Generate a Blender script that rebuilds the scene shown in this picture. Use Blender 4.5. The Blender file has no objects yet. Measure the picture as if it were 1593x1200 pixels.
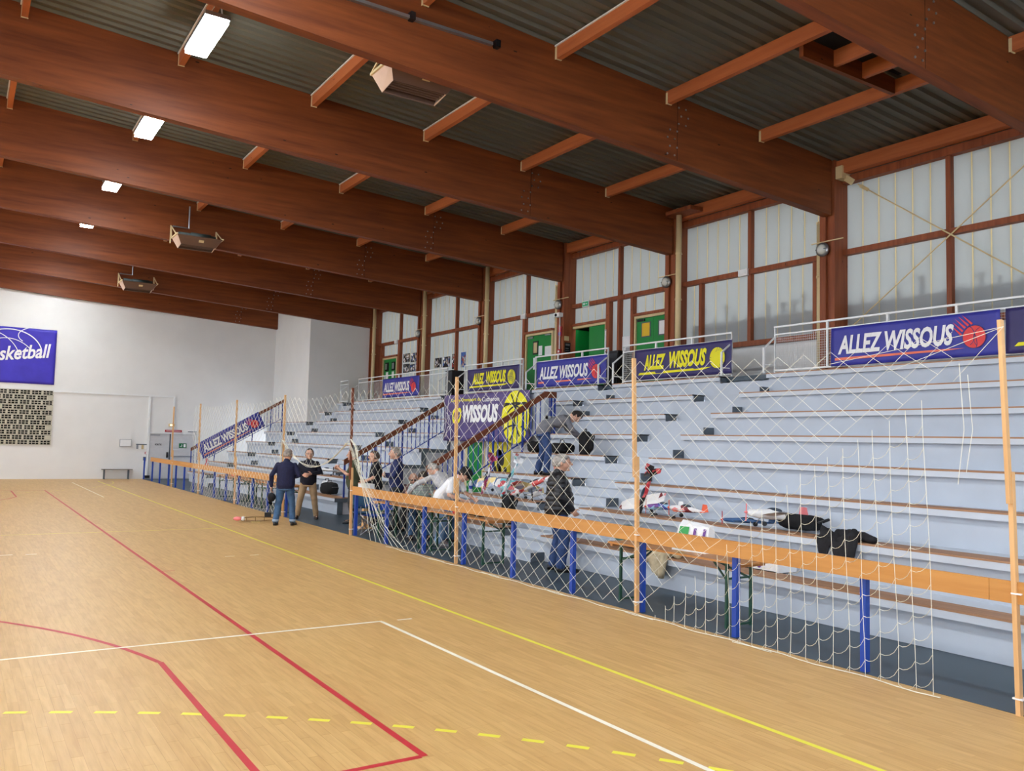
import bpy, bmesh, math, random
from mathutils import Vector, Matrix, noise
rnd = random.Random(7)
PI = math.pi
sc = bpy.context.scene
COL = sc.collection

# ------------------------------------------------------------------ camera
yaw, pit, rol = 0.5761224, 0.0675218, 0.0246712
fw = Vector((math.sin(yaw)*math.cos(pit), math.cos(yaw)*math.cos(pit), math.sin(pit)))
r0 = Vector((math.cos(yaw), -math.sin(yaw), 0)); u0 = r0.cross(fw)
rv = r0*math.cos(rol) + u0*math.sin(rol); uv = u0*math.cos(rol) - r0*math.sin(rol)
cam_data = bpy.data.cameras.new('camera'); cam = bpy.data.objects.new('camera', cam_data); COL.objects.link(cam)
cam.matrix_world = Matrix(((rv.x, uv.x, -fw.x, 0), (rv.y, uv.y, -fw.y, 0), (rv.z, uv.z, -fw.z, 2.0), (0, 0, 0, 1)))
cam_data.sensor_width = 36.0; cam_data.sensor_fit = 'HORIZONTAL'; cam_data.lens = 36.0*1321.9/1593.0
cam_data.clip_end = 300; cam_data.clip_start = 0.05
sc.camera = cam
# ------------------------------------------------------------------ world, sun, exposure
LAMP_STRENGTH = 84.0
w = bpy.data.worlds.new('sky'); sc.world = w; w.use_nodes = True
bg = w.node_tree.nodes['Background']; bg.inputs[0].default_value = (0.83, 0.90, 1.0, 1); bg.inputs[1].default_value = 4.6
sun_d = bpy.data.lights.new('sun', 'SUN'); sun = bpy.data.objects.new('sun', sun_d); COL.objects.link(sun)
sun_d.energy = 5.0; sun_d.angle = math.radians(2.0); sun_d.color = (1.0, 0.95, 0.86)
sun.rotation_euler = Vector((-0.83, 0.12, -0.50)).to_track_quat('-Z', 'Y').to_euler(); sun.location = (30, 10, 20)
sc.view_settings.view_transform = 'Standard'; sc.view_settings.look = 'None'; sc.view_settings.gamma = 1.0
sc.view_settings.use_curve_mapping = False; sc.view_settings.exposure = 0.22
try:
    sc.cycles.use_denoising = True; sc.cycles.max_bounces = 6; sc.cycles.diffuse_bounces = 4; sc.cycles.glossy_bounces = 2; sc.cycles.transmission_bounces = 4; sc.cycles.adaptive_threshold = 0.025
    sc.cycles.sample_clamp_indirect = 6.0; sc.cycles.caustics_reflective = False; sc.cycles.caustics_refractive = False
except Exception: pass

# ------------------------------------------------------------------ materials
def lin(c):
    return tuple(((v/255.0)/12.92 if v/255.0 <= 0.04045 else ((v/255.0+0.055)/1.055)**2.4) for v in c) + (1.0,)
MATS = {}
def mat(name, col, rough=0.6, metal=0.0, var=0.06, scale=4.0, bump=0.0, stretch=None, spec=0.4, coat=0.0):
    """plain procedural material: colour modulated by noise in object space"""
    if name in MATS: return MATS[name]
    m = bpy.data.materials.new(name); m.use_nodes = True; nt = m.node_tree; b = nt.nodes['Principled BSDF']
    b.inputs['Roughness'].default_value = rough; b.inputs['Metallic'].default_value = metal
    b.inputs['Specular IOR Level'].default_value = spec
    if coat: b.inputs['Coat Weight'].default_value = coat; b.inputs['Coat Roughness'].default_value = 0.15
    c = lin(col)
    tc = nt.nodes.new('ShaderNodeTexCoord'); mp = nt.nodes.new('ShaderNodeMapping'); nz = nt.nodes.new('ShaderNodeTexNoise')
    nt.links.new(tc.outputs['Object'], mp.inputs[0]); nt.links.new(mp.outputs[0], nz.inputs['Vector'])
    if stretch: mp.inputs['Scale'].default_value = stretch
    nz.inputs['Scale'].default_value = scale; nz.inputs['Detail'].default_value = 4
    cr = nt.nodes.new('ShaderNodeValToRGB'); nt.links.new(nz.outputs[0], cr.inputs[0])
    cr.color_ramp.elements[0].position = 0.3; cr.color_ramp.elements[1].position = 0.7
    cr.color_ramp.elements[0].color = tuple(max(0, v*(1-var*2)) for v in c[:3]) + (1,)
    cr.color_ramp.elements[1].color = tuple(min(1, v*(1+var*2)) for v in c[:3]) + (1,)
    nt.links.new(cr.outputs[0], b.inputs['Base Color'])
    if bump:
        bp = nt.nodes.new('ShaderNodeBump'); bp.inputs['Strength'].default_value = bump; bp.inputs['Distance'].default_value = 0.01
        nt.links.new(nz.outputs[0], bp.inputs['Height']); nt.links.new(bp.outputs[0], b.inputs['Normal'])
    MATS[name] = m; return m
def flat(name, col, rough=0.6, metal=0.0): return mat(name, col, rough, metal, var=0.015, scale=9)

def court_material():
    m = bpy.data.materials.new('parquet'); m.use_nodes = True; nt = m.node_tree; b = nt.nodes['Principled BSDF']
    g = nt.nodes.new('ShaderNodeNewGeometry'); sp = nt.nodes.new('ShaderNodeSeparateXYZ'); cb = nt.nodes.new('ShaderNodeCombineXYZ')
    nt.links.new(g.outputs['Position'], sp.inputs[0])
    nt.links.new(sp.outputs['Y'], cb.inputs['X']); nt.links.new(sp.outputs['X'], cb.inputs['Y'])
    bt = nt.nodes.new('ShaderNodeTexBrick'); nt.links.new(cb.outputs[0], bt.inputs['Vector'])
    bt.inputs['Color1'].default_value = lin((200, 158, 98)); bt.inputs['Color2'].default_value = lin((210, 170, 109))
    bt.inputs['Mortar'].default_value = lin((188, 145, 88)); bt.inputs['Scale'].default_value = 1.0
    bt.inputs['Mortar Size'].default_value = 0.0012; bt.inputs['Brick Width'].default_value = 0.7; bt.inputs['Row Height'].default_value = 0.07
    bt.offset = 0.5; bt.offset_frequency = 2
    mp = nt.nodes.new('ShaderNodeMapping'); mp.inputs['Scale'].default_value = (14, 1.2, 1)
    nt.links.new(g.outputs['Position'], mp.inputs[0])
    nz = nt.nodes.new('ShaderNodeTexNoise'); nz.inputs['Scale'].default_value = 2.2; nz.inputs['Detail'].default_value = 5
    nt.links.new(mp.outputs[0], nz.inputs['Vector'])
    mx = nt.nodes.new('ShaderNodeMix'); mx.data_type = 'RGBA'; mx.blend_type = 'MULTIPLY'
    cr = nt.nodes.new('ShaderNodeValToRGB'); cr.color_ramp.elements[0].color = (0.80, 0.74, 0.66, 1); cr.color_ramp.elements[1].color = (1.0, 1.0, 1.0, 1)
    cr.color_ramp.elements[0].position = 0.32; cr.color_ramp.elements[1].position = 0.6
    nt.links.new(nz.outputs[0], cr.inputs[0]); mx.inputs[0].default_value = 0.65
    nt.links.new(bt.outputs[0], mx.inputs[6]); nt.links.new(cr.outputs[0], mx.inputs[7])
    nt.links.new(mx.outputs[2], b.inputs['Base Color'])
    b.inputs['Roughness'].default_value = 0.42; b.inputs['Specular IOR Level'].default_value = 0.45
    MATS['parquet'] = m; return m
M_PARQ = court_material()

def wood_mat(name, c1, c2, rough=0.55, axis=0, scale=3.0, knots=True):
    m = bpy.data.materials.new(name); m.use_nodes = True; nt = m.node_tree; b = nt.nodes['Principled BSDF']
    tc = nt.nodes.new('ShaderNodeTexCoord'); mp = nt.nodes.new('ShaderNodeMapping')
    s = [9.0, 9.0, 9.0]; s[axis] = 0.6; mp.inputs['Scale'].default_value = s
    nt.links.new(tc.outputs['Object'], mp.inputs[0])
    nz = nt.nodes.new('ShaderNodeTexNoise'); nz.inputs['Scale'].default_value = scale*0.35; nz.inputs['Detail'].default_value = 6; nz.inputs['Roughness'].default_value = 0.6
    nt.links.new(mp.outputs[0], nz.inputs['Vector'])
    cr = nt.nodes.new('ShaderNodeValToRGB'); nt.links.new(nz.outputs[0], cr.inputs[0])
    cr.color_ramp.elements[0].position = 0.3; cr.color_ramp.elements[1].position = 0.72
    cr.color_ramp.elements[0].color = lin(c1); cr.color_ramp.elements[1].color = lin(c2)
    out = cr.outputs[0]
    if knots:
        mp2 = nt.nodes.new('ShaderNodeMapping'); s2 = [1.6, 1.6, 1.6]; s2[axis] = 0.55; mp2.inputs['Scale'].default_value = s2
        nt.links.new(tc.outputs['Object'], mp2.inputs[0])
        vo = nt.nodes.new('ShaderNodeTexVoronoi'); vo.inputs['Scale'].default_value = 2.2; nt.links.new(mp2.outputs[0], vo.inputs['Vector'])
        lt = nt.nodes.new('ShaderNodeMath'); lt.operation = 'LESS_THAN'; lt.inputs[1].default_value = 0.045
        nt.links.new(vo.outputs['Distance'], lt.inputs[0])
        mx = nt.nodes.new('ShaderNodeMix'); mx.data_type = 'RGBA'; nt.links.new(lt.outputs[0], mx.inputs[0])
        nt.links.new(out, mx.inputs[6]); mx.inputs[7].default_value = lin(tuple(int(v*0.45) for v in c1)); out = mx.outputs[2]
    nt.links.new(out, b.inputs['Base Color']); b.inputs['Roughness'].default_value = rough; b.inputs['Specular IOR Level'].default_value = 0.35
    MATS[name] = m; return m
M_BEAM = wood_mat('glulam', (98, 46, 17), (134, 70, 29), axis=0)
M_PURL = wood_mat('purlin_wood', (168, 92, 52), (192, 112, 66), axis=1)
M_COLW = wood_mat('column_wood', (120, 60, 34), (158, 88, 52), axis=2)
M_RAILB = wood_mat('brown_rail', (98, 50, 30), (124, 66, 40), axis=0, knots=False)
M_BOARD = wood_mat('pine_board', (184, 126, 64), (204, 148, 82), axis=1, knots=False)
M_POLE = wood_mat('pole_wood', (206, 158, 104), (230, 186, 132), axis=2)
M_BENCH = wood_mat('bench_wood', (150, 110, 82), (182, 138, 104), axis=1, knots=False)
M_TABLE = wood_mat('table_wood', (186, 124, 66), (206, 146, 84), axis=1, knots=False, rough=0.4)
M_WALL = mat('white_paint', (226, 226, 224), 0.75, var=0.012, scale=1.2)
M_GREYW = mat('grey_wall', (182, 180, 184), 0.8, var=0.015, scale=1.2)
M_STAND = mat('stand_paint', (182, 189, 199), 0.6, var=0.03, scale=1.4, bump=0.05)
M_STAND2 = mat('stand_nosing', (196, 202, 211), 0.55, var=0.02, scale=1.6)
M_DKGREY = mat('dark_grey_paint', (84, 92, 100), 0.6, var=0.03)
M_STRIP = mat('grey_floor', (66, 80, 91), 0.42, var=0.05, scale=0.9)
M_DECK = mat('galvanised_deck', (96, 95, 85), 0.5, 0.2, var=0.05, scale=0.7)
M_WHITE = flat('white_metal', (228, 230, 230), 0.4)
M_BLUE = flat('blue_metal', (36, 70, 160), 0.4)
M_DKBLUE = flat('dark_blue_metal', (30, 56, 142), 0.45)
M_CREAM = flat('cream_pipe', (214, 192, 146), 0.45)
M_GREEN = flat('door_green', (10, 128, 52), 0.45)
M_DKGREEN = flat('leg_green', (34, 74, 58), 0.45)
M_BLACK = flat('black_cloth', (20, 20, 23), 0.85)
M_BLKPL = flat('black_plastic', (24, 24, 27), 0.4)
M_STEEL = flat('steel', (160, 162, 165), 0.35, 0.8)
M_NET = flat('net_cord', (226, 222, 204), 0.8)
M_BAN1 = mat('banner_blue', (54, 56, 150), 0.5, var=0.05, scale=3, bump=0.15)
M_BAN2 = mat('banner_navy', (52, 46, 98), 0.5, var=0.05, scale=3, bump=0.15)
M_BAN3 = mat('banner_purple', (84, 70, 122), 0.55, var=0.05, scale=3, bump=0.15)
M_BAN4 = mat('banner_royal', (62, 52, 178), 0.5, var=0.05, scale=2, bump=0.2)
M_PRW = flat('print_white', (236, 236, 238), 0.55)
M_PRY = flat('print_yellow', (232, 224, 28), 0.55)
M_PRR = flat('print_red', (226, 66, 66), 0.55)
M_PRO = flat('print_orange', (232, 120, 96), 0.55)
M_PRK = flat('print_black', (24, 24, 30), 0.55)
M_LINEY = flat('line_yellow', (232, 224, 70), 0.45)
M_LINER = flat('line_red', (190, 44, 52), 0.45)
M_LINEW = flat('line_white', (240, 232, 214), 0.45)
M_PAPER = flat('paper', (232, 232, 232), 0.7)
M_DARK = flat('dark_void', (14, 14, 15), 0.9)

def pane_material(name, tcol, mixf, dcol):
    m = bpy.data.materials.new(name); m.use_nodes = True; nt = m.node_tree
    for n in list(nt.nodes):
        if n.type == 'BSDF_PRINCIPLED': nt.nodes.remove(n)
    out = [n for n in nt.nodes if n.type == 'OUTPUT_MATERIAL'][0]
    tr = nt.nodes.new('ShaderNodeBsdfTranslucent'); tr.inputs[0].default_value = tcol + (1,)
    df = nt.nodes.new('ShaderNodeBsdfDiffuse'); df.inputs[0].default_value = dcol + (1,)
    mx = nt.nodes.new('ShaderNodeMixShader'); mx.inputs[0].default_value = mixf
    nt.links.new(tr.outputs[0], mx.inputs[1]); nt.links.new(df.outputs[0], mx.inputs[2])
    tc = nt.nodes.new('ShaderNodeTexCoord'); wv = nt.nodes.new('ShaderNodeTexWave'); wv.bands_direction = 'Y'; wv.inputs['Scale'].default_value = 9
    nt.links.new(tc.outputs['Object'], wv.inputs[0])
    bp = nt.nodes.new('ShaderNodeBump'); bp.inputs['Strength'].default_value = 0.15; nt.links.new(wv.outputs[0], bp.inputs['Height'])
    nt.links.new(bp.outputs[0], df.inputs['Normal'])
    nt.links.new(mx.outputs[0], out.inputs[0]); return m
M_PANE = pane_material('translucent_panel', (0.41, 0.43, 0.43), 0.5, (0.58, 0.60, 0.60))
M_PANE2 = pane_material('clear_diffusing_pane', (0.93, 0.95, 0.97), 0.06, (0.8, 0.8, 0.8))  # extra-clear panes of the added windows, let more daylight in
M_JOINT2 = pane_material('yellowed_panel_joint', (0.80, 0.71, 0.48), 0.42, (0.82, 0.73, 0.50))
M_JOINT = flat('panel_joint', (206, 186, 138), 0.6)
def emit(name, col, s):
    m = bpy.data.materials.new(name); m.use_nodes = True; b = m.node_tree.nodes['Principled BSDF']
    b.inputs['Base Color'].default_value = (0.8, 0.8, 0.8, 1); b.inputs['Emission Color'].default_value = col; b.inputs['Emission Strength'].default_value = s
    return m
M_LED = emit('led_panel', (0.93, 0.97, 1.0, 1), LAMP_STRENGTH)
M_EXITG = emit('exit_sign_green', (0.01, 0.30, 0.12, 1), 0.35); M_EXITG.node_tree.nodes['Principled BSDF'].inputs['Base Color'].default_value = (0.02, 0.22, 0.1, 1)

# ------------------------------------------------------------------ mesh helpers
class MB:
    def __init__(s): s.v = []; s.f = []
    def add(s, vs, fs):
        o = len(s.v); s.v += [tuple(v) for v in vs]; s.f += [tuple(i+o for i in f) for f in fs]; return s
    def box(s, x0, x1, y0, y1, z0, z1):
        return s.add([(x0,y0,z0),(x1,y0,z0),(x1,y1,z0),(x0,y1,z0),(x0,y0,z1),(x1,y0,z1),(x1,y1,z1),(x0,y1,z1)],
                     [(0,3,2,1),(4,5,6,7),(0,1,5,4),(1,2,6,5),(2,3,7,6),(3,0,4,7)])
    def bar(s, a, b, w, h, up=(0,0,1)):
        a = Vector(a); b = Vector(b); d = (b-a).normalized(); up = Vector(up)
        if abs(d.dot(up)) > 0.98: up = Vector((1,0,0))
        x = d.cross(up).normalized()*w/2; y = x.cross(d).normalized()*h/2
        return s.add([a-x-y,a+x-y,a+x+y,a-x+y,b-x-y,b+x-y,b+x+y,b-x+y],[(0,3,2,1),(4,5,6,7),(0,1,5,4),(1,2,6,5),(2,3,7,6),(3,0,4,7)])
    def tube(s, pts, r, n=8, cap=True):
        pts = [Vector(p) for p in pts]; rs = r if isinstance(r, (list, tuple)) else [r]*len(pts)
        rings = []; px = None
        for i, p in enumerate(pts):
            d = (pts[min(i+1, len(pts)-1)]-pts[max(i-1, 0)])
            d = d.normalized() if d.length > 1e-9 else Vector((0,0,1))
            if px is None:
                up = Vector((0,0,1)) if abs(d.z) < 0.9 else Vector((1,0,0)); px = d.cross(up).normalized()
            else: px = (px - d*px.dot(d)).normalized()
            py = d.cross(px)
            rings.append([p + px*math.cos(2*PI*k/n)*rs[i] + py*math.sin(2*PI*k/n)*rs[i] for k in range(n)])
        return s.loft(rings, cap)
    def loft(s, rings, cap=True):
        n = len(rings[0]); vs = [v for r in rings for v in r]; fs = []
        for i in range(len(rings)-1):
            for k in range(n):
                fs.append((i*n+k, i*n+(k+1)%n, (i+1)*n+(k+1)%n, (i+1)*n+k))
        if cap: fs.append(tuple(range(n-1,-1,-1))); fs.append(tuple((len(rings)-1)*n+k for k in range(n)))
        return s.add(vs, fs)
    def prism(s, poly, axis, a, b):
        """poly: 2D points; extruded along axis 0/1/2 from a to b (other two axes in order)"""
        n = len(poly)
        def P(q, t):
            l = list(q); l.insert(axis, t); return tuple(l)
        vs = [P(q, a) for q in poly] + [P(q, b) for q in poly]
        return s.add(vs, [tuple(range(n-1,-1,-1)), tuple(range(n, 2*n))] + [(i, (i+1)%n, (i+1)%n+n, i+n) for i in range(n)])
    def ell(s, c, rx, ry, rz, nu=14, nv=10, rot=None):
        c = Vector(c); vs = []; fs = []
        for j in range(nv+1):
            t = PI*j/nv
            for i in range(nu):
                p = Vector((rx*math.sin(t)*math.cos(2*PI*i/nu), ry*math.sin(t)*math.sin(2*PI*i/nu), rz*math.cos(t)))
                if rot: p = rot @ p
                vs.append(c+p)
        for j in range(nv):
            for i in range(nu):
                a, b, c2, d = j*nu+i, j*nu+(i+1)%nu, (j+1)*nu+(i+1)%nu, (j+1)*nu+i
                if j == 0: fs.append((a, c2, d)[:3])
                elif j == nv-1: fs.append((a, b, d))
                else: fs.append((a, b, c2, d))
        return s.add(vs, fs)
    def caps(s, a, b, ra, rb, n=12):
        a = Vector(a); b = Vector(b); s.tube([a, a+(b-a)*0.5, b], [ra, (ra+rb)/2, rb], n)
        s.ell(a, ra, ra, ra, n, 8); s.ell(b, rb, rb, rb, n, 8); return s
    def xf(s, m):
        s.v = [tuple(m @ Vector(v)) for v in s.v]; return s
    def mesh(s, name, smooth=False):
        me = bpy.data.meshes.new(name); me.from_pydata(s.v, [], s.f); me.validate(); me.update()
        bm = bmesh.new(); bm.from_mesh(me); bmesh.ops.recalc_face_normals(bm, faces=bm.faces); bm.to_mesh(me); bm.free()
        if smooth: me.polygons.foreach_set('use_smooth', [True]*len(me.polygons))
        return me
    def build(s, name, m, parent=None, smooth=False):
        return link(name, s.mesh(name, smooth), m, parent)
def link(name, me, m, parent=None):
    o = bpy.data.objects.new(name, me); COL.objects.link(o)
    if m is not None and not me.materials: me.materials.append(m)
    if parent is not None: o.parent = parent
    return o
def thing(name, label, cat, loc=(0,0,0), rz=0.0, group=None):
    o = bpy.data.objects.new(name, None); COL.objects.link(o); o.location = loc; o.rotation_euler = (0,0,rz)
    o.empty_display_size = 0.2; return tag(o, label, cat, group)
def tag(o, label=None, cat=None, group=None, kind=None):
    if label: o['label'] = label
    if cat: o['category'] = cat
    if group: o['group'] = group
    if kind: o['kind'] = kind
    return o
def struct(name, label=None):
    o = bpy.data.objects.new(name, None); COL.objects.link(o); o['kind'] = 'structure'
    if label: o['label'] = label
    return o
def stuff(o): o['kind'] = 'stuff'; return o
def B(x0,x1,y0,y1,z0,z1): return MB().box(x0,x1,y0,y1,z0,z1)

# flat print drawing in a (u, v) plane ------------------------------------------------
class Flat:
    def __init__(s): s.v = []; s.f = []
    def poly(s, pts):
        o = len(s.v); s.v += [tuple(p) for p in pts]; s.f.append(tuple(range(o, o+len(pts)))); return s
    def rect(s, u0, u1, v0, v1): return s.poly([(u0,v0),(u1,v0),(u1,v1),(u0,v1)])
    def disc(s, c, r, n=32, ry=None): return s.poly([(c[0]+r*math.cos(2*PI*k/n), c[1]+(ry or r)*math.sin(2*PI*k/n)) for k in range(n)])
    def ribbon(s, pts, w):
        L = []; R = []
        for i, p in enumerate(pts):
            a = pts[max(i-1,0)]; b = pts[min(i+1,len(pts)-1)]; dx = b[0]-a[0]; dy = b[1]-a[1]; l = math.hypot(dx,dy) or 1
            nx, ny = -dy/l*w/2, dx/l*w/2; L.append((p[0]+nx,p[1]+ny)); R.append((p[0]-nx,p[1]-ny))
        for i in range(len(pts)-1): s.poly([R[i],R[i+1],L[i+1],L[i]])
        return s
    def arc(s, c, rx, ry, a0, a1, w, n=20, rot=0):
        pts = []
        for k in range(n+1):
            t = math.radians(a0+(a1-a0)*k/n); x, y = rx*math.cos(t), ry*math.sin(t)
            pts.append((c[0]+x*math.cos(rot)-y*math.sin(rot), c[1]+x*math.sin(rot)+y*math.cos(rot)))
        return s.ribbon(pts, w)
    def text(s, t, u0, u1, v0, v1, shear=0.0, bold=0.0, rot=0.0):
        cu = bpy.data.curves.new('t', 'FONT'); cu.body = t; cu.size = 1.0; cu.offset = bold; cu.shear = shear; cu.resolution_u = 3
        o = bpy.data.objects.new('t', cu); COL.objects.link(o)
        dg = bpy.context.evaluated_depsgraph_get(); me = bpy.data.meshes.new_from_object(o.evaluated_get(dg))
        vs = [(v.co.x, v.co.y) for v in me.vertices]; fs = [tuple(p.vertices) for p in me.polygons]
        bpy.data.objects.remove(o); bpy.data.curves.remove(cu); bpy.data.meshes.remove(me)
        xs = [v[0] for v in vs]; ys = [v[1] for v in vs]; x0, x1, y0, y1 = min(xs), max(xs), min(ys), max(ys)
        k = len(s.v); cx, cy = (u0+u1)/2, (v0+v1)/2
        for x, y in vs:
            a = u0+(x-x0)/(x1-x0)*(u1-u0); b = v0+(y-y0)/(y1-y0)*(v1-v0)
            if rot: a, b = cx+(a-cx)*math.cos(rot)-(b-cy)*math.sin(rot), cy+(a-cx)*math.sin(rot)+(b-cy)*math.cos(rot)
            s.v.append((a, b))
        s.f += [tuple(i+k for i in f) for f in fs]; return s
    def build(s, name, m, parent, org, u, v, d=0.004, fn=None):
        org = Vector(org); u = Vector(u).normalized(); v = Vector(v).normalized(); n = u.cross(v)
        vs = [org + u*a + v*b + n*(d + (fn(a, b) if fn else 0)) for a, b in s.v]
        me = bpy.data.meshes.new(name); me.from_pydata(vs, [], s.f); me.update()
        return link(name, me, m, parent)
# ---- small sheet with folds (banners, cloth)
def sheet(name, m, parent, org, u, v, W, H, fn, nu=28, nv=8, th=0.004):
    org = Vector(org); u = Vector(u).normalized(); v = Vector(v).normalized(); n = u.cross(v); vs = []; fs = []
    for s in (0, 1):
        for j in range(nv+1):
            for i in range(nu+1):
                a, b = W*i/nu, H*j/nv; vs.append(org+u*a+v*b+n*(fn(a,b) - s*th))
    N = (nu+1)*(nv+1)
    for j in range(nv):
        for i in range(nu):
            a = j*(nu+1)+i; fs.append((a,a+1,a+nu+2,a+nu+1)); fs.append((N+a,N+a+nu+1,N+a+nu+2,N+a+1))
    edge = [i for i in range(nu+1)] + [j*(nu+1)+nu for j in range(1,nv+1)] + [nv*(nu+1)+i for i in range(nu-1,-1,-1)] + [j*(nu+1) for j in range(nv-1,0,-1)]
    for k in range(len(edge)):
        a, b = edge[k], edge[(k+1)%len(edge)]; fs.append((b, a, N+a, N+b))
    me = bpy.data.meshes.new(name); me.from_pydata(vs, [], fs); me.update(); me.polygons.foreach_set('use_smooth', [True]*len(me.polygons))
    return link(name, me, m, parent)

# ================================================================== STRUCTURE
YK = [1.68 + 4.86*k for k in range(9)]          # near faces of the roof beams (0:1.68, 1:6.54, 2:11.4 ...)
def zt(x): return 8.27 + 0.062*(15.5-x) if x >= -5 else 8.27 + 0.062*(15.5-(-10-x))
def zb(x): return 7.06 + 0.057*(15.5-x) if x >= -5 else 7.06 + 0.057*(15.5-(-10-x))
NX = lambda n: 8.42 + 0.81*(n-1)                # row nose, riser, tread height
RX = lambda n: 8.50 + 0.81*(n-1)
NZ = lambda n: 0.445 + 0.449*(n-1) if n > 0 else 0.0

# ---------------- floor
floor = struct('floor')
B(-17, 7.0, -3, 40.8, -0.06, 0.0).build('parquet', M_PARQ, floor)
g = MB().box(7.0, 12.6, -3, 41.0, -0.06, -0.004); g.build('grey_strip', M_STRIP, floor)
B(6.985, 7.015, -3, 40.8, -0.05, 0.003).build('edge_trim', M_STRIP, floor)
# nearest planks as pieces, aligned with the plank pattern of the parquet material
cand = []
for j in range(-12, 71):
    off = 0.35 if j % 2 == 0 else 0.0
    for i in range(3, 14):
        y0 = i*0.7 - off; x0 = j*0.07; c = Vector((x0+0.035, y0+0.35, -2.0)); d = c.dot(fw)
        if d < 2.5: continue
        px = c.dot(rv)/d*1321.9; py = -c.dot(uv)/d*1321.9
        if -830 < px < 830 and py < 640: cand.append((d, x0, y0))
cand.sort(); pm = B(0.0007, 0.0693, 0.0007, 0.6993, -0.004, 0.0005).mesh('plank'); pm.materials.append(M_PARQ)
for d, x0, y0 in cand[:300]:
    o = link('plank', pm, None, floor); o.location = (x0, y0, 0)
def cline(f, m, nm='court_line', z=0.0014): f.build(nm, m, floor, (0,0,0), (1,0,0), (0,1,0), z)
cline(Flat().rect(4.965, 5.015, -1, 39), M_LINEY)
cline(Flat().rect(-15, 4.965, 18.98, 19.02), M_LINEY)
for gy, sg in ((-1.0, 1), (39.0, -1)):
    for k in range(0, 46):
        a0 = 90 - k*1.97 ; a1 = a0 - 0.98
        cline(Flat().arc((-3.5, gy), 9, 9*sg, a0, a1, 0.05, 3), M_LINEY, 'dash_mark')
cline(Flat().rect(2.58, 2.63, 4.92, 33), M_LINER, z=0.0018)
cline(Flat().rect(-12.6, 2.58, 4.90, 4.95), M_LINER, z=0.0018)
cline(Flat().rect(-12.6, 2.58, 32.95, 33.0), M_LINER, z=0.0018)
for by, sg in ((4.92, 1), (33.0, -1)):
    f = Flat(); f.ribbon([(1.61, by), (1.61, by+sg*3.12)], 0.05)
    f.arc((-5, by+sg*1.575), 6.78, 6.78*sg, 13.2, 166.8, 0.05, 60); f.ribbon([(-11.6, by+sg*3.12), (-11.6, by)], 0.05); cline(f, M_LINER, z=0.0018)
cline(Flat().rect(-14, 4.05, 8.72, 8.765), M_LINEW, z=0.0022)
cline(Flat().rect(4.01, 4.055, -0.26, 8.72), M_LINEW, z=0.0022)
cline(Flat().rect(4.22, 4.40, 8.70, 8.74), M_LINEW, 'tick_mark', 0.0022)
for x0, x1, y0 in ((3.84, 4.0, 14.5), (4.25, 4.4, 14.5), (0.68, 0.86, 15.95), (1.04, 1.2, 15.92)):
    cline(Flat().rect(x0, x1, y0, y0+0.05), M_LINEW, 'tick_mark', 0.0022)
cline(Flat().rect(2.63, 2.8, 13.28, 13.32), M_LINER, 'tick_mark', 0.0022)
cline(Flat().rect(3.92, 3.96, 29.2, 38.0), M_LINEW, z=0.0022)

# ---------------- ceiling
ceiling = struct('ceiling')
def deck(y0, y1):
    m = MB(); prof = []; y = y0; p = 0.25
    while y < y1-1e-6:
        for dy, dz in ((0, 0.0), (0.10, 0.0), (0.135, 0.055), (0.215, 0.055)):
            if y+dy <= y1: prof.append((y+dy, dz))
        y += p
    prof.append((y1, 0.0)); vs = []; xs = [16.4, -5.0, -17.2]
    for x in xs:
        for yy, dz in prof: vs.append((x, yy, zt(x)+0.012+dz))
    n = len(prof); fs = [(i*n+k, i*n+k+1, (i+1)*n+k+1, (i+1)*n+k) for i in range(2) for k in range(n-1)]
    return m.add(vs, fs)
edges = [-3.0] + [y+0.1 for y in YK] + [41.2]
for a, b in zip(edges[:-1], edges[1:]): deck(a, b).build('deck_sheet', M_DECK, ceiling)
B(-17.3, 16.5, -3.1, 41.3, 9.75, 9.8).build('roof_cover', M_DARK, ceiling)
poly = [(15.5, 7.06), (15.5, 8.28), (-5, zt(-5)+0.012), (-17, zt(-17)+0.012), (-17, zb(-17)), (-5, zb(-5))]
bolt = MB()
for k in range(7):
    zz = 0.1 + k*0.155
    for dx in ((-0.42, -0.24) if k % 2 == 0 else (-0.36, -0.18)):
        bolt.tube([(dx + (0.28 if k > 3 else 0) , -0.014, zz), (dx + (0.28 if k > 3 else 0), 0.004, zz)], 0.019, 6)
bmesh_ = bolt.mesh('bolt_cluster'); bmesh_.materials.append(M_STEEL)
for y in YK:
    bo = MB().prism(poly, 1, y, y+0.2).build('roof_beam', M_BEAM, ceiling)
    o = stuff(link('bolt_cluster', bmesh_, None, bo)); o.location = (11.12, y, zb(11.0))
    MB().prism([(10.95, zb(10.95)+0.004), (10.958, zb(10.95)+0.004), (10.958, zt(10.95)-0.03), (10.95, zt(10.95)-0.03)], 1, y-0.002, y+0.01).build('splice_joint', M_DARK, bo)
PX = [-1.98, 0.55, 3.08, 5.63, 8.16, 10.70, 13.24]
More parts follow.
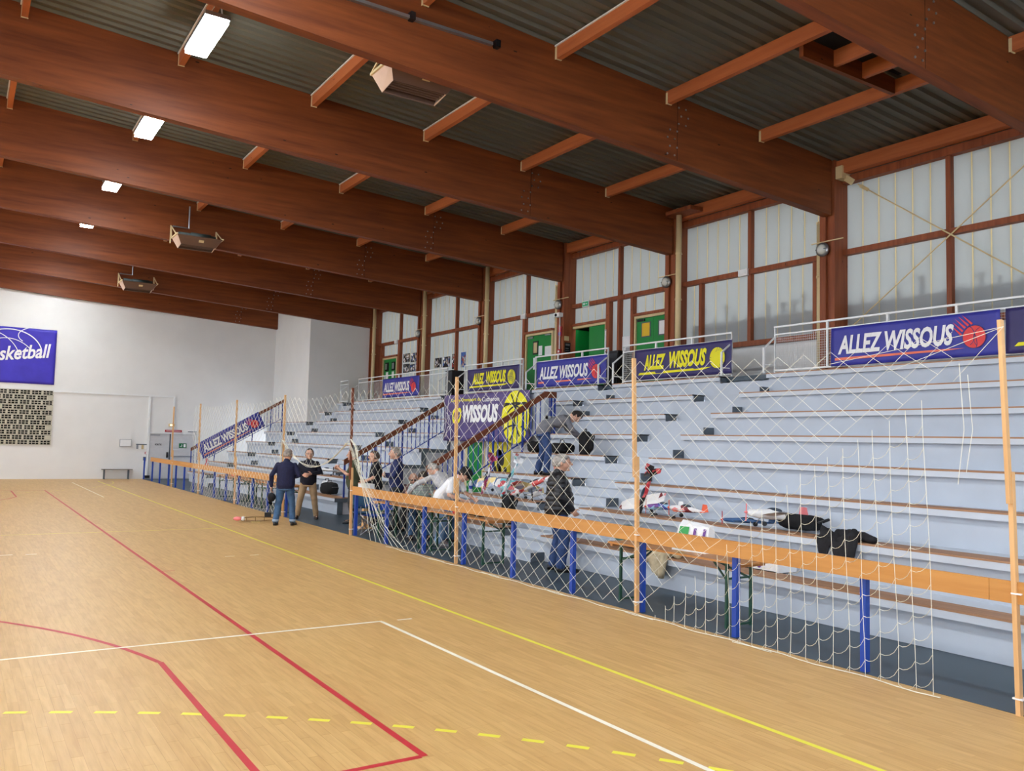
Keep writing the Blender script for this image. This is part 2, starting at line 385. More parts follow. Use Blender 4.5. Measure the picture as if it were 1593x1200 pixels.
for k in range(0, 8):
    y0, y1 = YK[k]+0.2, YK[k+1]
    for x in PX:
        if k < 1 and x < 8: continue
        t = zt(x)+0.008; m = MB()
        m.add([(x-0.05,y0,t-0.24),(x+0.05,y0,t-0.24),(x+0.05,y0,t),(x-0.05,y0,t),
               (x-0.05,y1-0.05,t-0.24),(x+0.05,y1-0.05,t-0.24),(x+0.05,y1-0.05,t),(x-0.05,y1-0.05,t),
               (x-0.05,y1-0.004,t-0.19),(x+0.05,y1-0.004,t-0.19),(x+0.05,y1-0.004,t),(x-0.05,y1-0.004,t)],
              [(3,2,1,0),(0,1,5,4),(1,2,6,5),(2,3,7,6),(3,0,4,7),(4,5,9,8),(5,6,10,9),(6,7,11,10),(7,4,8,11),(8,9,10,11)])
        po = m.build('purlin', M_PURL, ceiling)
        MB().box(x-0.056, x-0.0505, y1-0.055, y1-0.006, t-0.245, t-0.03).box(x-0.056, x+0.056, y1-0.055, y1-0.03, t-0.25, t-0.2405).build('hanger', M_CREAM, po)
        if x < 9: B(x-0.075, x-0.052, y0, y1-0.02, t-0.03, t-0.006).build('conduit', M_WHITE, po)
# framed roof hatch between two purlins
h = struct('trim_1', 'dark framed hatch in the roof deck')
B(10.76, 13.18, 8.42, 8.50, 8.16, 8.50).build('hatch_board', M_BEAM, h)
for x in (11.55, 12.3): B(x-0.04, x+0.04, 6.76, 8.42, 8.2, 8.46).build('hatch_board', M_PURL, h)
B(10.76, 13.18, 6.76, 8.42, 8.47, 8.49).build('hatch_shade_sheet', M_DARK, h)  # dark sheet stands in for the shade inside the opening
# eaves beam pieces
for k in range(0, 8):
    B(15.62, 15.8, YK[k]+0.4, YK[k+1]-0.04, 7.97, 8.26).build('eaves_beam', M_PURL, ceiling)

# ---------------- far wall, left wall, near wall
wf = struct('wall_far')
B(-17, 12.73, 40.8, 41.05, 0, 9.7).build('wall_panel', M_WALL, wf)
B(12.73, 16.4, 35.95, 41.05, 2.69, 9.7).build('wall_block', M_WALL, wf); B(12.73, 16.4, 40.8, 41.05, 0, 2.69).build('wall_panel', M_WALL, wf)
wl = struct('wall_left')
B(-17.25, -17, -3, 41, 0, 1.6).build('wall_panel', M_WALL, wl); B(-17.25, -17, -3, 41, 7.2, 9.7).build('wall_panel', M_WALL, wl)
for k in range(8): B(-17.25, -16.95, YK[k]-0.1, YK[k]+0.25, 1.6, 7.2).build('wall_post', M_COLW, wl)
wlw = struct('window_9')  # unseen window band, added to throw daylight onto the stand
for k in range(7): B(-17.14, -17.1, YK[k]+0.25, YK[k+1]-0.1, 1.6, 7.2).build('pane', M_PANE2, wlw)
wn = struct('wall_near')
B(-17.25, 16.4, -3.25, -3, 0, 2.6).build('wall_panel', M_WALL, wn); B(-17.25, 16.4, -3.25, -3, 7.0, 9.7).build('wall_panel', M_WALL, wn)
B(8.2, 16.4, -3.25, -3.0, 2.6, 4.2).build('wall_panel', M_WALL, wn)
wnw = struct('window_10')  # unseen window band behind the camera, added as daylight fill
for k in range(8): B(-17.2+4.2*k, -17.0+4.2*k, -3.25, -2.98, 2.6, 7.0).build('wall_post', M_COLW, wn); B(-17.0+4.2*k, -13.0+4.2*k, -3.14, -3.1, 2.6 if k < 6 else 4.2, 7.0).build('pane', M_PANE2, wnw)

# ---------------- right wall: columns, frames, translucent panes, doors
wr = struct('wall_right')
B(16.0, 16.2, -3, 11.36, 3.4, 4.5).build('wall_panel', M_WALL, wr)
B(16.0, 16.2, 11.36, 16.3, 3.4, 4.5).build('wall_panel', M_WALL, wr)
B(16.0, 16.2, 16.3, 36.1, 3.4, 3.62).build('wall_panel', M_WALL, wr)
B(16.05, 16.3, -3, 36.1, 7.93, 8.6).build('wall_panel', M_GREYW, wr)
B(16.0, 16.2, -3, 1.66, 4.5, 7.93).build('wall_panel', M_WALL, wr); B(16.05, 16.25, -3, 41, -0.06, 3.4).build('wall_panel', M_GREYW, wr)
CY = [11.36 + 4.86*k for k in range(-2, 6)]
for y in CY:
    c = MB().box(15.55, 16.02, y, y+0.09, 3.58, 8.28).build('column', M_COLW, wr)
    B(15.60, 15.98, y+0.09, y+0.21, 3.58, 8.2).build('column_core', M_COLW, c)
    B(15.53, 16.02, y+0.21, y+0.30, 3.58, 8.28).build('column_board', M_COLW, c)
    B(15.56, 16.02, y+0.30, y+0.38, 3.58, 8.28).build('column_board', M_COLW, c)
def frame_bar(nm, y0, y1, z0, z1, par, dx=0.0): return B(15.88-dx, 16.0, y0, y1, z0, z1).build(nm, M_COLW, par)
def panes(par, y0, y1, z0, z1, pitch=0.36):
    n = max(1, round((y1-y0)/pitch)); w_ = (y1-y0)/n
    for i in range(n):
        B(16.0, 16.035, y0+i*w_+(0.012 if i else -0.01), y0+(i+1)*w_-(0.012 if i < n-1 else -0.01), z0-0.01, z1+0.01).build('pane', M_PANE, par)
        if i: B(15.997, 16.038, y0+i*w_-0.0125, y0+i*w_+0.0125, z0, z1).build('pane_joint', M_JOINT2, par)
MULL = {-1: 9.04, 0: 14.0, 1: 18.86, 2: 23.66, 3: 28.53, 4: 33.5, -2: 4.2}
for b in range(-2, 5):
    y0 = 11.36+4.86*b+0.38; y1 = 11.36+4.86*(b+1); my = MULL[b]
    wd = struct('window_%d' % (b+3))
    frame_bar('transom', y0, y1, 6.23, 6.35, wd, 0.03); frame_bar('head_rail', y0, y1, 7.80, 7.96, wd, 0.05)
    frame_bar('mullion', my-0.05, my+0.05, 6.35, 7.80, wd)
    for a, c in ((y0, my-0.05), (my+0.05, y1)): panes(wd, a, c, 6.35, 7.80)
    if b in (-2, -1, 0, 3):
        zl = 4.6 if b < 1 else 3.62
        frame_bar('sill_rail', y0, y1, zl-0.12, zl, wd, 0.02)
        ms = [my]
        if b == 0: ms = [15.62, my, 12.12]
        ys = sorted(ms); prev = y0
        for q in ys: frame_bar('mullion', q-0.05, q+0.05, zl, 6.23, wd)
        for q in ys + [None]:
            e = y1 if q is None else q-0.05
            panes(wd, prev, e, zl, 6.23)
            if q is not None: prev = q+0.05
def green_door(n, y0, y1, label, leaves, openleft=False):
    d = struct('door_%d' % n, label); zt_ = 5.66
    m = MB().box(15.9, 16.02, y0, y0+0.06, 3.6, zt_).box(15.9, 16.02, y1-0.06, y1, 3.6, zt_).box(15.9, 16.02, y0+0.06, y1-0.06, zt_-0.07, zt_)
    m.build('door_frame', M_CREAM, d)
    n_ = leaves; w_ = (y1-y0-0.12)/n_
    for i in range(n_):
        a = y0+0.06+i*w_
        if openleft and i == n_-1:
            B(16.0, 16.0+w_, y1-0.11, y1-0.065, 3.61, zt_-0.08).build('door_leaf', M_GREEN, d)
        else: B(15.955, 16.0, a+0.004, a+w_-0.004, 3.61, zt_-0.075).build('door_leaf', M_GREEN, d)
    return d, w_
def lower_bay(b, y0, y1, segs, par):
    """segs: list of (kind, y0, y1): 'w' panes full height, 'd' door with panes above"""
    for k, a, c in segs:
        if k == 'w': panes(par, a, c, 3.62, 6.23)
        elif k == 'd': panes(par, a, c, 5.74, 6.23); frame_bar('door_head', a, c, 5.66, 5.74, par, 0.02)
        elif k == 'm': frame_bar('mullion', a, c, 3.6, 6.23, par, 0.02)
W = {o.name: o for o in bpy.data.objects if o.name.startswith('window_')}
lower_bay(1, 0, 0, [('m', 16.60, 16.72), ('d', 16.72, 18.21), ('m', 18.13+0.08, 18.32), ('w', 18.32, 18.80), ('m', 18.80, 18.90), ('w', 18.90, 19.25), ('m', 19.25, 19.42), ('d', 19.42, 21.1)], W['window_4'])
lower_bay(2, 0, 0, [('w', 21.46, 22.15), ('d', 22.15, 23.72), ('m', 23.72, 23.86), ('w', 23.86, 25.94)], W['window_5'])
lower_bay(4, 0, 0, [('w', 31.18, 33.42), ('m', 33.42, 33.62), ('w', 33.62, 33.76), ('d', 33.76, 35.28), ('m', 35.28, 35.42), ('w', 35.42, 35.66)], W['window_7'])
d1, wd_ = green_door(2, 33.78, 35.26, 'green double door with two small windows below the far glazing', 2)
for a in (34.02, 34.68): B(15.945, 15.955, a, a+0.36, 5.07, 5.45).build('door_window', M_DARK, d1)
Flat().rect(0, 0.24, 0, 0.3).rect(0.62, 0.84, 0.02, 0.3).build('notice', M_PAPER, d1, (15.95, 34.95, 4.72), (0,-1,0), (0,0,1))
Flat().rect(0.06, 0.26, 0.06, 0.32).rect(0.78, 0.98, 0.06, 0.32).build('poster_print', M_STEEL, d1, (15.94, 35.1, 5.08), (0,-1,0), (0,0,1))
d2, _ = green_door(3, 22.15, 23.72, 'green single door with narrow window and pinned papers', 1)
B(15.94, 15.958, 23.02, 23.32, 4.95, 5.40).build('window_trim', M_BLKPL, d2); B(15.935, 15.942, 23.07, 23.27, 5.0, 5.35).build('door_window', M_JOINT, d2)
Flat().rect(0, 0.21, 0, 0.32).rect(0.36, 0.76, -0.02, 0.28).rect(-0.3, -0.08, -0.45, -0.05).build('notice', M_PAPER, d2, (15.95, 22.99, 4.9), (0,-1,0), (0,0,1))
MB().box(15.92, 15.955, 22.3, 22.62, 5.53, 5.58).box(15.92, 15.955, 23.3, 23.6, 5.50, 5.56).build('door_closer', M_STEEL, d2)
d3, _ = green_door(4, 19.44, 21.2, 'green double door with one leaf standing open to the dark', 2, openleft=True)
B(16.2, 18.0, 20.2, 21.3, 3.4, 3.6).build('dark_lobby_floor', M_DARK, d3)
MB().box(17.6, 17.7, 19.3, 21.4, 3.6, 5.7).box(16.2, 17.7, 19.35, 19.42, 3.6, 5.7).box(16.2, 17.7, 21.28, 21.35, 3.6, 5.7).box(16.2, 17.7, 19.3, 21.4, 5.66, 5.74).build('dark_lobby', M_DARK, d3)  # near-black boxes, the shade of the unlit room put into their colour
d4, _ = green_door(5, 16.72, 18.2, 'green double door with yellow and white window papers', 2)
B(15.945, 15.957, 17.56, 17.95, 5.04, 5.47).build('window_trim', M_DKGREY, d4); B(15.94, 15.946, 17.60, 17.91, 5.07, 5.44).build('yellow_paper', flat('yellow_paper', (226, 184, 44)), d4)
B(15.945, 15.957, 16.88, 17.25, 5.04, 5.47).build('window_trim', M_DKGREY, d4); B(15.94, 15.946, 16.92, 17.21, 5.07, 5.44).build('white_paper', M_PAPER, d4)
MB().box(15.92, 15.955, 17.8, 18.1, 5.5, 5.56).box(15.92, 15.955, 17.2, 17.7, 5.6, 5.63).build('door_closer', M_BLKPL, d4)

# outdoors: low parapet with stubs, its shadow falls on the panels
ow = struct('wall_outside')
B(16.07, 16.2, -6, 16.0, 4.52, 5.18).build('parapet', M_GREYW, ow)
y = -1.0
while y < 15.9:
    hh = rnd.choice((0.06, 0.1, 0.15, 0.22, 0.34)); B(16.075, 16.12, y, y+rnd.uniform(0.05, 0.12), 5.20, 5.20+hh).build('parapet_stub', M_GREYW, ow)
    if hh > 0.2: B(16.075, 16.12, y-0.06, y+0.16, 5.20+hh, 5.24+hh).build('parapet_stub', M_GREYW, ow)
    y += rnd.uniform(0.2, 0.55)
B(16.2, 90, -60, 110, 2.8, 3.0).build('ground', mat('paving', (150, 145, 135), 0.9), struct('floor_outside'))

# ================================================================== GRANDSTAND
gs = thing('grandstand', 'pale grey-blue concrete grandstand with eight rows of timber bench boards', 'grandstand')
AA, AC, AD = (11.95, 13.25), (25.0, 26.25), (34.05, 35.3)
SEC = [(-2.5, 11.95), (13.25, 16.6), (21.4, 25.0), (26.25, 34.05), (35.3, 38.5)]
SEC6 = [(-2.5, 11.95), (13.25, 16.94), (21.2, 25.0), (26.25, 34.05), (35.3, 40.78)]
SEC7 = [(-2.5, 11.95), (13.25, 16.94), (17.55, 20.6), (21.2, 25.0), (26.25, 34.05), (35.3, 35.94)]
def secs(n): return SEC if n < 6 else SEC6 if n == 6 else SEC7
for n in range(1, 9):
    zn, zp = NZ(n), NZ(n-1)
    for a, b in secs(n):
        B(RX(n), RX(n)+0.12, a, b, zp-0.1 if n > 1 else 0, zn-0.1).build('riser', M_STAND, gs)
        xe = RX(n+1)+0.12 if n < 8 else 16.02
        if n == 8: B(NX(n), RX(n)+0.5, a, b, zn-0.1, zn-0.022).build('nosing', M_STAND2, gs)
        else: B(NX(n), xe, a, b, zn-0.1, zn-0.022).build('nosing', M_STAND2, gs)
        if n < 8: B(NX(n)-0.004, NX(n)+0.37, a, b, zn-0.0215, zn).build('bench_board', M_BENCH, gs)
        else: B(NX(n)-0.004, NX(n)+0.12, a, b, zn-0.0215, zn).build('bench_board', M_BENCH, gs)
B(14.62, 16.02, -2.5, 36.0, NZ(8)-0.1, NZ(8)-0.004).build('walkway', M_STRIP, gs)
for a, b in SEC7 + [(11.95, 13.25), (25.0, 26.25), (34.05, 35.3), (16.94, 17.55), (20.6, 21.2)]:
    B(14.3, 14.62, a, b, NZ(8)-0.1, NZ(8)-0.004).build('walkway_edge', M_STRIP, gs)
def stairs(ya, yb, n0, ends=True):
    for n in range(n0, 9):
        zn, zp = NZ(n), NZ(n-1)
        B(RX(n)-0.27, RX(n), ya, yb, max(0, zp-0.12), zp+0.15).build('stair_step', M_STAND, gs)
        B(RX(n), RX(n)+0.27, ya, yb, max(0, zp-0.12), zp+0.30).build('stair_step', M_STAND, gs)
        e = RX(n+1)-0.27 if n < 8 else 14.8
        B(RX(n)+0.27, e, ya, yb, zp+0.2, zn-0.005).build('stair_step', M_STAND, gs)
        B(RX(n)-0.28, RX(n), ya-0.014, ya, zp+(0.001 if n > 1 else 0), zp+0.155).build('end_panel', M_DKGREY, gs)
        B(NX(n)+0.02, NX(n)+0.32, yb-0.014, yb, zn-0.155, zn-0.026).build('end_panel', M_DKGREY, gs)
        B(NX(n)-0.02, NX(n)+0.38, yb-0.016, yb+0.001, zn-0.025, zn+0.002).build('end_cap', M_BLKPL, gs)
for (a, b) in (AA, AC, AD): stairs(a, b, 1)
stairs(16.94, 17.55, 7); stairs(20.6, 21.2, 7)
# vomitory between the two handrails
B(12.4, 13.48, 16.94, 21.2, NZ(6)-0.1, NZ(6)-0.02).build('landing', M_STAND2, gs)
B(11.72, 11.84, 16.6, 21.4, 2.2, 3.2).build('parapet', M_STAND, gs)
B(11.76, 12.4, 16.6, 21.4, NZ(6)-0.1, NZ(6)-0.02).build('landing', M_STAND2, gs)
B(11.84, 11.95, 16.4, 21.6, 0, 2.2).build('back_wall', M_GREYW, gs); B(12.42, 12.52, 16.58, 21.4, 0, 2.58).build('back_wall', M_STAND, gs)
for n in range(1, 5):
    B(RX(n)+0.01, RX(n+1)+0.01, 21.42, 21.5, 0, NZ(n)-0.1).build('side_wall', M_GREYW, gs)
    B(RX(n)+0.01, RX(n+1)+0.01, 16.5, 16.58, 0, NZ(n)-0.1).build('side_wall', M_GREYW, gs)
    B(RX(n)-0.002, RX(n)+0.15, 21.388, 21.402, NZ(n-1)-0.09 if n > 1 else 0, NZ(n)-0.1).build('end_panel', M_DKGREY, gs)
    B(NX(n), RX(n+1)+0.15, 21.386, 21.401, NZ(n)-0.12, NZ(n)-0.02).build('end_panel', M_DKGREY, gs)
B(RX(5)-0.002, RX(5)+0.12, 21.388, 21.402, NZ(4)-0.09, NZ(5)-0.02).build('end_panel', M_DKGREY, gs)
# door and poster at the back of the vomitory
dv = struct('door_6', 'green door with cream frame at the back of the stand passage')
MB().box(11.80, 11.845, 20.36, 20.46, 0, 2.08).box(11.80, 11.845, 19.45, 19.55, 0, 2.08).box(11.80, 11.845, 19.45, 20.46, 2.0, 2.1).build('door_frame', M_CREAM, dv)
B(11.81, 11.84, 19.56, 20.35, 0.02, 2.0).build('door_leaf', M_GREEN, dv); B(11.795, 11.81, 19.6, 19.66, 1.0, 1.1).build('door_handle', M_STEEL, dv)
vp = thing('poster', 'yellow and black poster on the passage wall below the purple banner', 'poster', (11.83, 18.2, 0.6))
B(-0.01, 0.004, 0, 1.05, 0, 1.42).build('backing', flat('poster_yellow', (196, 180, 30)), vp)
fl = Flat()
for k in range(16): cx, cy = rnd.uniform(0.2, 0.85), rnd.uniform(0.25, 1.2); fl.disc((cx, cy), rnd.uniform(0.05, 0.14), 9, rnd.uniform(0.06, 0.2))
fl.build('black_print', M_PRK, vp, (-0.012, 1.05, 0), (0,-1,0), (0,0,1), 0.002)

# ---------------- brown stair handrails with blue balusters
def stair_rail(name, label, y, x0, z0, x1, flatend=0.0, sl=0.575):
    t = thing(name, label, 'handrail', (x0, y, NZ(1)), 0, 'brown handrails on the grandstand')
    L = x1-x0; zz = z0-NZ(1)
    m = MB(); m.prism([(0, zz-0.15), (L, zz-0.15+L*sl), (L, zz+L*sl), (0, zz)], 1, -0.025, 0.025)
    if flatend: m.box(L, L+flatend, -0.025, 0.025, zz-0.13+L*sl, zz+L*sl+0.02)
    m.build('handrail_board', M_RAILB, t)
    MB().bar((0.75, 0, zz-0.86+0.75*sl), (L+flatend, 0, zz-0.86+(L+flatend)*sl), 0.02, 0.025).build('lower_bar', M_DKBLUE, t)
    posts = [0.02] + [RX(n)+0.2-x0 for n in range(2, 6)] + [L+flatend-0.04]
    for p in posts:
        row = max(n for n in range(1, 7) if NX(n) <= p+x0+0.001 or n == 1)
        B(p-0.02, p+0.02, -0.02, 0.02, NZ(row)-NZ(1), zz-0.1+min(p, L)*sl).build('post', M_DKBLUE, t)
    x = 0.14
    while x < L+flatend-0.03:
        if min(abs(x-p) for p in posts) > 0.05:
            zl = zz-0.86+max(x, 0.0)*sl if x > 0.75 else max(zz-0.86+x*sl, 0.05)
            MB().tube([(x, 0, zl), (x, 0, zz-0.12+min(x, L)*sl)], 0.0125, 6).build('baluster', M_DKBLUE, t)
        x += 0.13
    return t
stair_rail('stair_handrail', 'brown handrail on the far side of the purple banner', 21.38, 8.64, 1.45, 11.75)
stair_rail('stair_handrail', 'brown handrail ending beside the man bending over on the stand', 16.62, 8.62, 1.45, 11.72, 0.36)
r0_ = stair_rail('stair_handrail', 'brown handrail carrying a blue banner near the far exit door', 38.5, 8.51, 1.45, 12.5)

# ---------------- white guard rails along the top row
def guard(label, y0, y1, stub0, stub1):
    t = thing('guard_rail', label, 'guard rail', (14.17, y0, NZ(8)), 0, 'white guard rails along the top row')
    L = y1-y0; n = max(1, round(L/1.25)); T = 4.56-NZ(8)
    for i in range(n+1):
        yy = L*i/n
        B(-0.02, 0.02, yy-0.02 if i else 0, yy+0.02 if i < n else L, 0.0 if i in (0, n) else 0.05, T-0.02).build('post', M_WHITE, t)
    MB().box(-0.022, 0.022, 0, L, T-0.035, T).build('top_rail', M_WHITE, t)
    MB().box(-0.015, 0.015, 0, L, T-0.19, T-0.16).build('middle_rail', M_WHITE, t)
    MB().box(-0.018, 0.018, 0, L, 0.03, 0.065).build('bottom_rail', M_WHITE, t)
    m = MB(); yy = 0.05
    while yy < L: m.box(0.016, 0.0195, yy, yy+0.0035, 0.06, T-0.17); yy += 0.05
    z = 0.1
    while z < T-0.18: m.box(0.0195, 0.023, 0, L, z, z+0.0035); z += 0.05
    stuff(m.build('wire_mesh', M_WHITE, t))
    for s, yy in ((stub0, 0.0), (stub1, L)):
        if s:
            MB().bar((-0.33, yy, -0.02), (-0.33, yy, 0.5), 0.035, 0.035).build('stub_post', M_WHITE, t)
            MB().bar((-0.33, yy, 0.49), (0, yy, 0.74), 0.03, 0.03).build('stub_rail', M_WHITE, t); MB().bar((-0.33, yy, 0.16), (0, yy, 0.16), 0.02, 0.02).build('stub_rail', M_WHITE, t)
    return t
guard('long white guard rail carrying the large blue banner at the right edge', 1.5, 11.8, False, True)
guard('white guard rail carrying the yellow-lettered banner with volleyball, beside the open doors', 12.96, 16.62, True, True)
guard('white guard rail carrying the blue basketball banner below the half-open green door', 17.21, 20.56, True, True)
guard('white guard rail carrying the small yellow-lettered banner left of the middle', 21.21, 24.75, False, True)
guard('long white guard rail with the smallest blue banner near the far block wall', 25.94, 33.74, True, True)
guard('narrow white guard rail standing alone by the far block wall', 34.87, 35.78, True, False)

# ---------------- banners
def fold(seed, amp=0.012):
    return lambda a, b: amp*noise.noise((a*2.3+seed*7.1, b*3.1, seed*1.7)) + amp*0.6*math.sin(a*5+b*4+seed)
def ball_icon(f_red, f_line, c, r):
    f_red.disc(c, r, 36)
    f_line.arc(c, r*0.98, r*0.98, 0, 360, 0.012, 40)
    f_line.arc((c[0]-r*0.15, c[1]), r*0.28, r*0.96, -90, 90, 0.010, 14, 0.3); f_line.arc((c[0]+r*0.75, c[1]-r*0.1), r*0.8, r*0.9, 110, 230, 0.010, 14)
    f_line.arc((c[0]-r*0.75, c[1]+0.1*r), r*0.8, r*0.9, -60, 60, 0.010, 14)
def volley_icon(fy, fk, c, r):
    fy.disc(c, r, 36); fk.arc(c, r*0.98, r*0.98, 0, 360, 0.012, 40)
    for k in range(3):
        a = k*120+20; cx, cy = c[0]+r*1.05*math.cos(math.radians(a)), c[1]+r*1.05*math.sin(math.radians(a))
        for q in (0.62, 0.85, 1.08): fk.arc((cx, cy), r*q, r*q, a+120, a+215, 0.010, 12)
def clip_disc(f, c, r):
    f.v = [(v if math.hypot(v[0]-c[0], v[1]-c[1]) <= r*1.01 else (c[0]+(v[0]-c[0])*r/math.hypot(v[0]-c[0], v[1]-c[1]), c[1]+(v[1]-c[1])*r/math.hypot(v[0]-c[0], v[1]-c[1]))) for v in f.v]
def allez_blue(name, label, org, u, v, W=3.2, H=0.74, seed=1, amp=0.012, s=1.0):
    t = thing(name, label, 'banner', org, 0, 'blue basketball banners'); fn = fold(seed, amp); o = (0,0,0)
    sheet('sheet', M_BAN1, t, o, u, v, W, H, fn, 36, 10)
    k = W/3.2
    Flat().text('ALLEZ WISSOUS', 0.16*k, 2.44*k, H*0.29, H*0.78, 0.22, 0.036).build('lettering', M_PRW, t, o, u, v, 0.014, fn)
    Flat().poly([(0.10*k, H*0.14), (2.25*k, H*0.17), (2.62*k, H*0.20), (2.25*k, H*0.215), (0.10*k, H*0.21)]).build('underline', M_PRO, t, o, u, v, 0.014, fn)
    fr, fk = Flat(), Flat(); c = (2.78*k, H*0.44); r = H*0.265
    for q in range(5):
        a = math.radians(100+q*17); x, y = c[0]+r*1.12*math.cos(a), c[1]+r*1.12*math.sin(a); dx, dy = -0.17*k, 0.26*H
        fr.poly([(x-0.012, y-0.012), (x+0.016, y+0.012), (min(x+dx, 2.9*k), min(y+dy*0.9, H*0.97))])
    ball_icon(fr, fk, c, r); clip = fk; clip_disc(fk, c, r)
    fr.build('ball_print', M_PRR, t, o, u, v, 0.014, fn); fk.build('ball_lines', M_BAN2, t, o, u, v, 0.018, fn)
    return t
def allez_yellow(name, label, org, u, v, W=3.2, H=0.74, seed=1):
    t = thing(name, label, 'banner', org, 0, 'navy banners with yellow lettering'); fn = fold(seed); o = (0,0,0)
    sheet('sheet', M_BAN2, t, o, u, v, W, H, fn, 36, 10); k = W/3.2
    Flat().text('ALLEZ', 0.36*k, 1.12*k, H*0.30, H*0.80, 0.30, 0.05).text('WISSOUS', 1.25*k, 2.45*k, H*0.30, H*0.84, 0.30, 0.05).poly([(0.14*k, H*0.15), (2.35*k, H*0.17), (2.6*k, H*0.24), (0.20*k, H*0.23)]).build('lettering', M_PRY, t, o, u, v, 0.014, fn)
    fy, fk = Flat(), Flat(); c = (2.78*k, H*0.50); r = H*0.33; volley_icon(fy, fk, c, r); clip_disc(fk, c, r)
    fy.build('ball_print', M_PRY, t, o, u, v, 0.014, fn); fk.build('ball_lines', M_BAN2, t, o, u, v, 0.018, fn)
    return t
U, V = (0,-1,0), (0,0,1)
allez_blue('banner', 'large blue ALLEZ WISSOUS banner with red basketball at the right edge', (14.10, 10.38, 3.63), U, V, seed=1)
allez_yellow('banner', 'navy ALLEZ WISSOUS banner cut off by the right edge of the photo', (14.10, 7.1, 3.63), U, V, seed=2)
allez_yellow('banner', 'navy ALLEZ WISSOUS banner with yellow volleyball below the yellow window paper', (14.10, 16.1, 3.64), U, V, seed=3)
allez_blue('banner', 'blue ALLEZ WISSOUS banner below the half-open green door', (14.10, 20.4, 3.63), U, V, seed=4)
allez_yellow('banner', 'navy ALLEZ WISSOUS banner just above the purple banner', (14.10, 24.42, 3.66), U, V, 3.1, 0.72, seed=5)
allez_blue('banner', 'smallest blue ALLEZ WISSOUS banner on the farthest long guard rail', (14.10, 31.17, 3.66), U, V, seed=6)
sl = 0.575; nn = math.hypot(1, sl)
allez_blue('banner', 'blue ALLEZ WISSOUS banner hanging aslant along the far handrail', (9.05, 38.44, 0.98), (1,0,sl), (-sl,0,1), 3.05, 0.72, seed=7, amp=0.008)
rb = thing('ribbon', 'red and white tape tied below the slanting banner', 'ribbon', (9.15, 38.42, 0.55))
MB().tube([(0,0,0.45), (0.02,-0.01,0.3), (-0.03,0,0.15), (0.02,0,0)], 0.03, 6).tube([(0.05,0,0.45), (0.1,-0.01,0.3), (0.08,0,0.1)], 0.025, 6).build('tape', flat('tape_red', (206, 92, 104)), rb, True)

# purple centre banner
pb = thing('banner', 'wide purple GO WISSOUS banner with large yellow ball over the stand passage', 'banner', (11.58, 21.34, 2.02))
fn = fold(9, 0.012); o = (0,0,0); PW, PH = 4.3, 1.28
sheet('sheet', M_BAN3, pb, o, U, V, PW, PH, fn, 40, 12)
for tx, q, sh_, bo_ in (('WISSOUS', (1.08, 2.92, 0.50, 0.98), 0.2, 0.05), ('Cucheron', (2.08, 2.95, 1.05, 1.17), 0.05, 0.012)):
    Flat().text(tx, *q, sh_, bo_).build('white_lettering', M_PRW, pb, o, U, V, 0.014, fn)
Flat().rect(0.62, 1.0, 0.11, 0.135).build('small_print', M_PRW, pb, o, U, V, 0.014, fn); Flat().rect(1.6, 2.4, 0.11, 0.13).build('small_print', M_PRW, pb, o, U, V, 0.014, fn)
fw_ = Flat().arc((-0.35, 0.64), 0.5, 0.66, -62, 62, 0.02, 16).arc((0.55, 0.85), 0.30, 0.55, 120, 230, 0.018, 12).arc((0.1, 0.3), 0.35, 0.5, -60, 80, 0.018, 12).arc((0.3, 0.05), 0.14, 0.35, 20, 170, 0.018, 12)
fw_.build('net_drawing', M_PRW, pb, o, U, V, 0.014, fn)
Flat().text('GO', 0.52, 1.0, 0.48, 0.92, 0.2, 0.05).text('Centre Omnisport du', 0.42, 2.02, 1.05, 1.17, 0.05, 0.012).build('yellow_lettering', M_PRY, pb, o, U, V, 0.014, fn)
fy, fk = Flat(), Flat(); c = (3.72, 0.62); r = 0.68
fy.poly([(c[0]+0.62*math.cos(2*PI*k/40), c[1]+0.66*math.sin(2*PI*k/40)) for k in range(40)])
for q in (-0.5, 0.0, 0.5): fk.arc((c[0]+q, c[1]), 0.9, 0.35, 20+q*10, 160+q*10, 0.045, 16)
fk.arc((c[0]-0.9, c[1]), 0.9, 0.9, -40, 40, 0.05, 16).arc((c[0]+0.9, c[1]+0.1), 0.9, 0.9, 140, 220, 0.05, 16).arc((c[0], c[1]-0.5), 0.6, 0.3, 20, 160, 0.045, 14).ribbon([(c[0]-0.1, c[1]-0.3), (c[0]+0.05, c[1]+0.3)], 0.045)
fk.v = [((v[0], v[1]) if math.hypot((v[0]-c[0])/0.62, (v[1]-c[1])/0.66) <= 1 else (c[0]+(v[0]-c[0])/math.hypot((v[0]-c[0])/0.62, (v[1]-c[1])/0.66), c[1]+(v[1]-c[1])/math.hypot((v[0]-c[0])/0.62, (v[1]-c[1])/0.66))) for v in fk.v]
fy.build('ball_print', M_PRY, pb, o, U, V, 0.014, fn); fk.build('ball_lines', M_PRK, pb, o, U, V, 0.02, fn)

# ================================================================== FAR WALL ITEMS
bb = thing('banner', 'royal blue basketball banner hung high on the far white wall', 'banner', (-2.6, 40.77, 3.98)); o = (0,0,0); U2 = (1,0,0)
fn = fold(11, 0.02); sheet('sheet', M_BAN4, bb, o, U2, V, 5.92, 2.32, fn, 50, 18)
f2 = Flat().text('Basketball', 3.22, 5.77, 0.98, 1.56, 0.35, 0.022, 0.13)
c = (4.2, 1.25)
f2.arc(c, 1.2, 0.98, 10, 180, 0.04, 34).arc((c[0]-0.1, c[1]-0.85), 1.25, 1.45, 48, 130, 0.03, 24).arc((c[0]-1.1, c[1]-0.35), 1.5, 1.3, 8, 68, 0.03, 20).arc((c[0]+1.25, c[1]+0.75), 0.95, 0.42, 120, 215, 0.03, 16).arc((c[0]-0.95, c[1]-0.05), 0.55, 0.75, -40, 88, 0.03, 16)
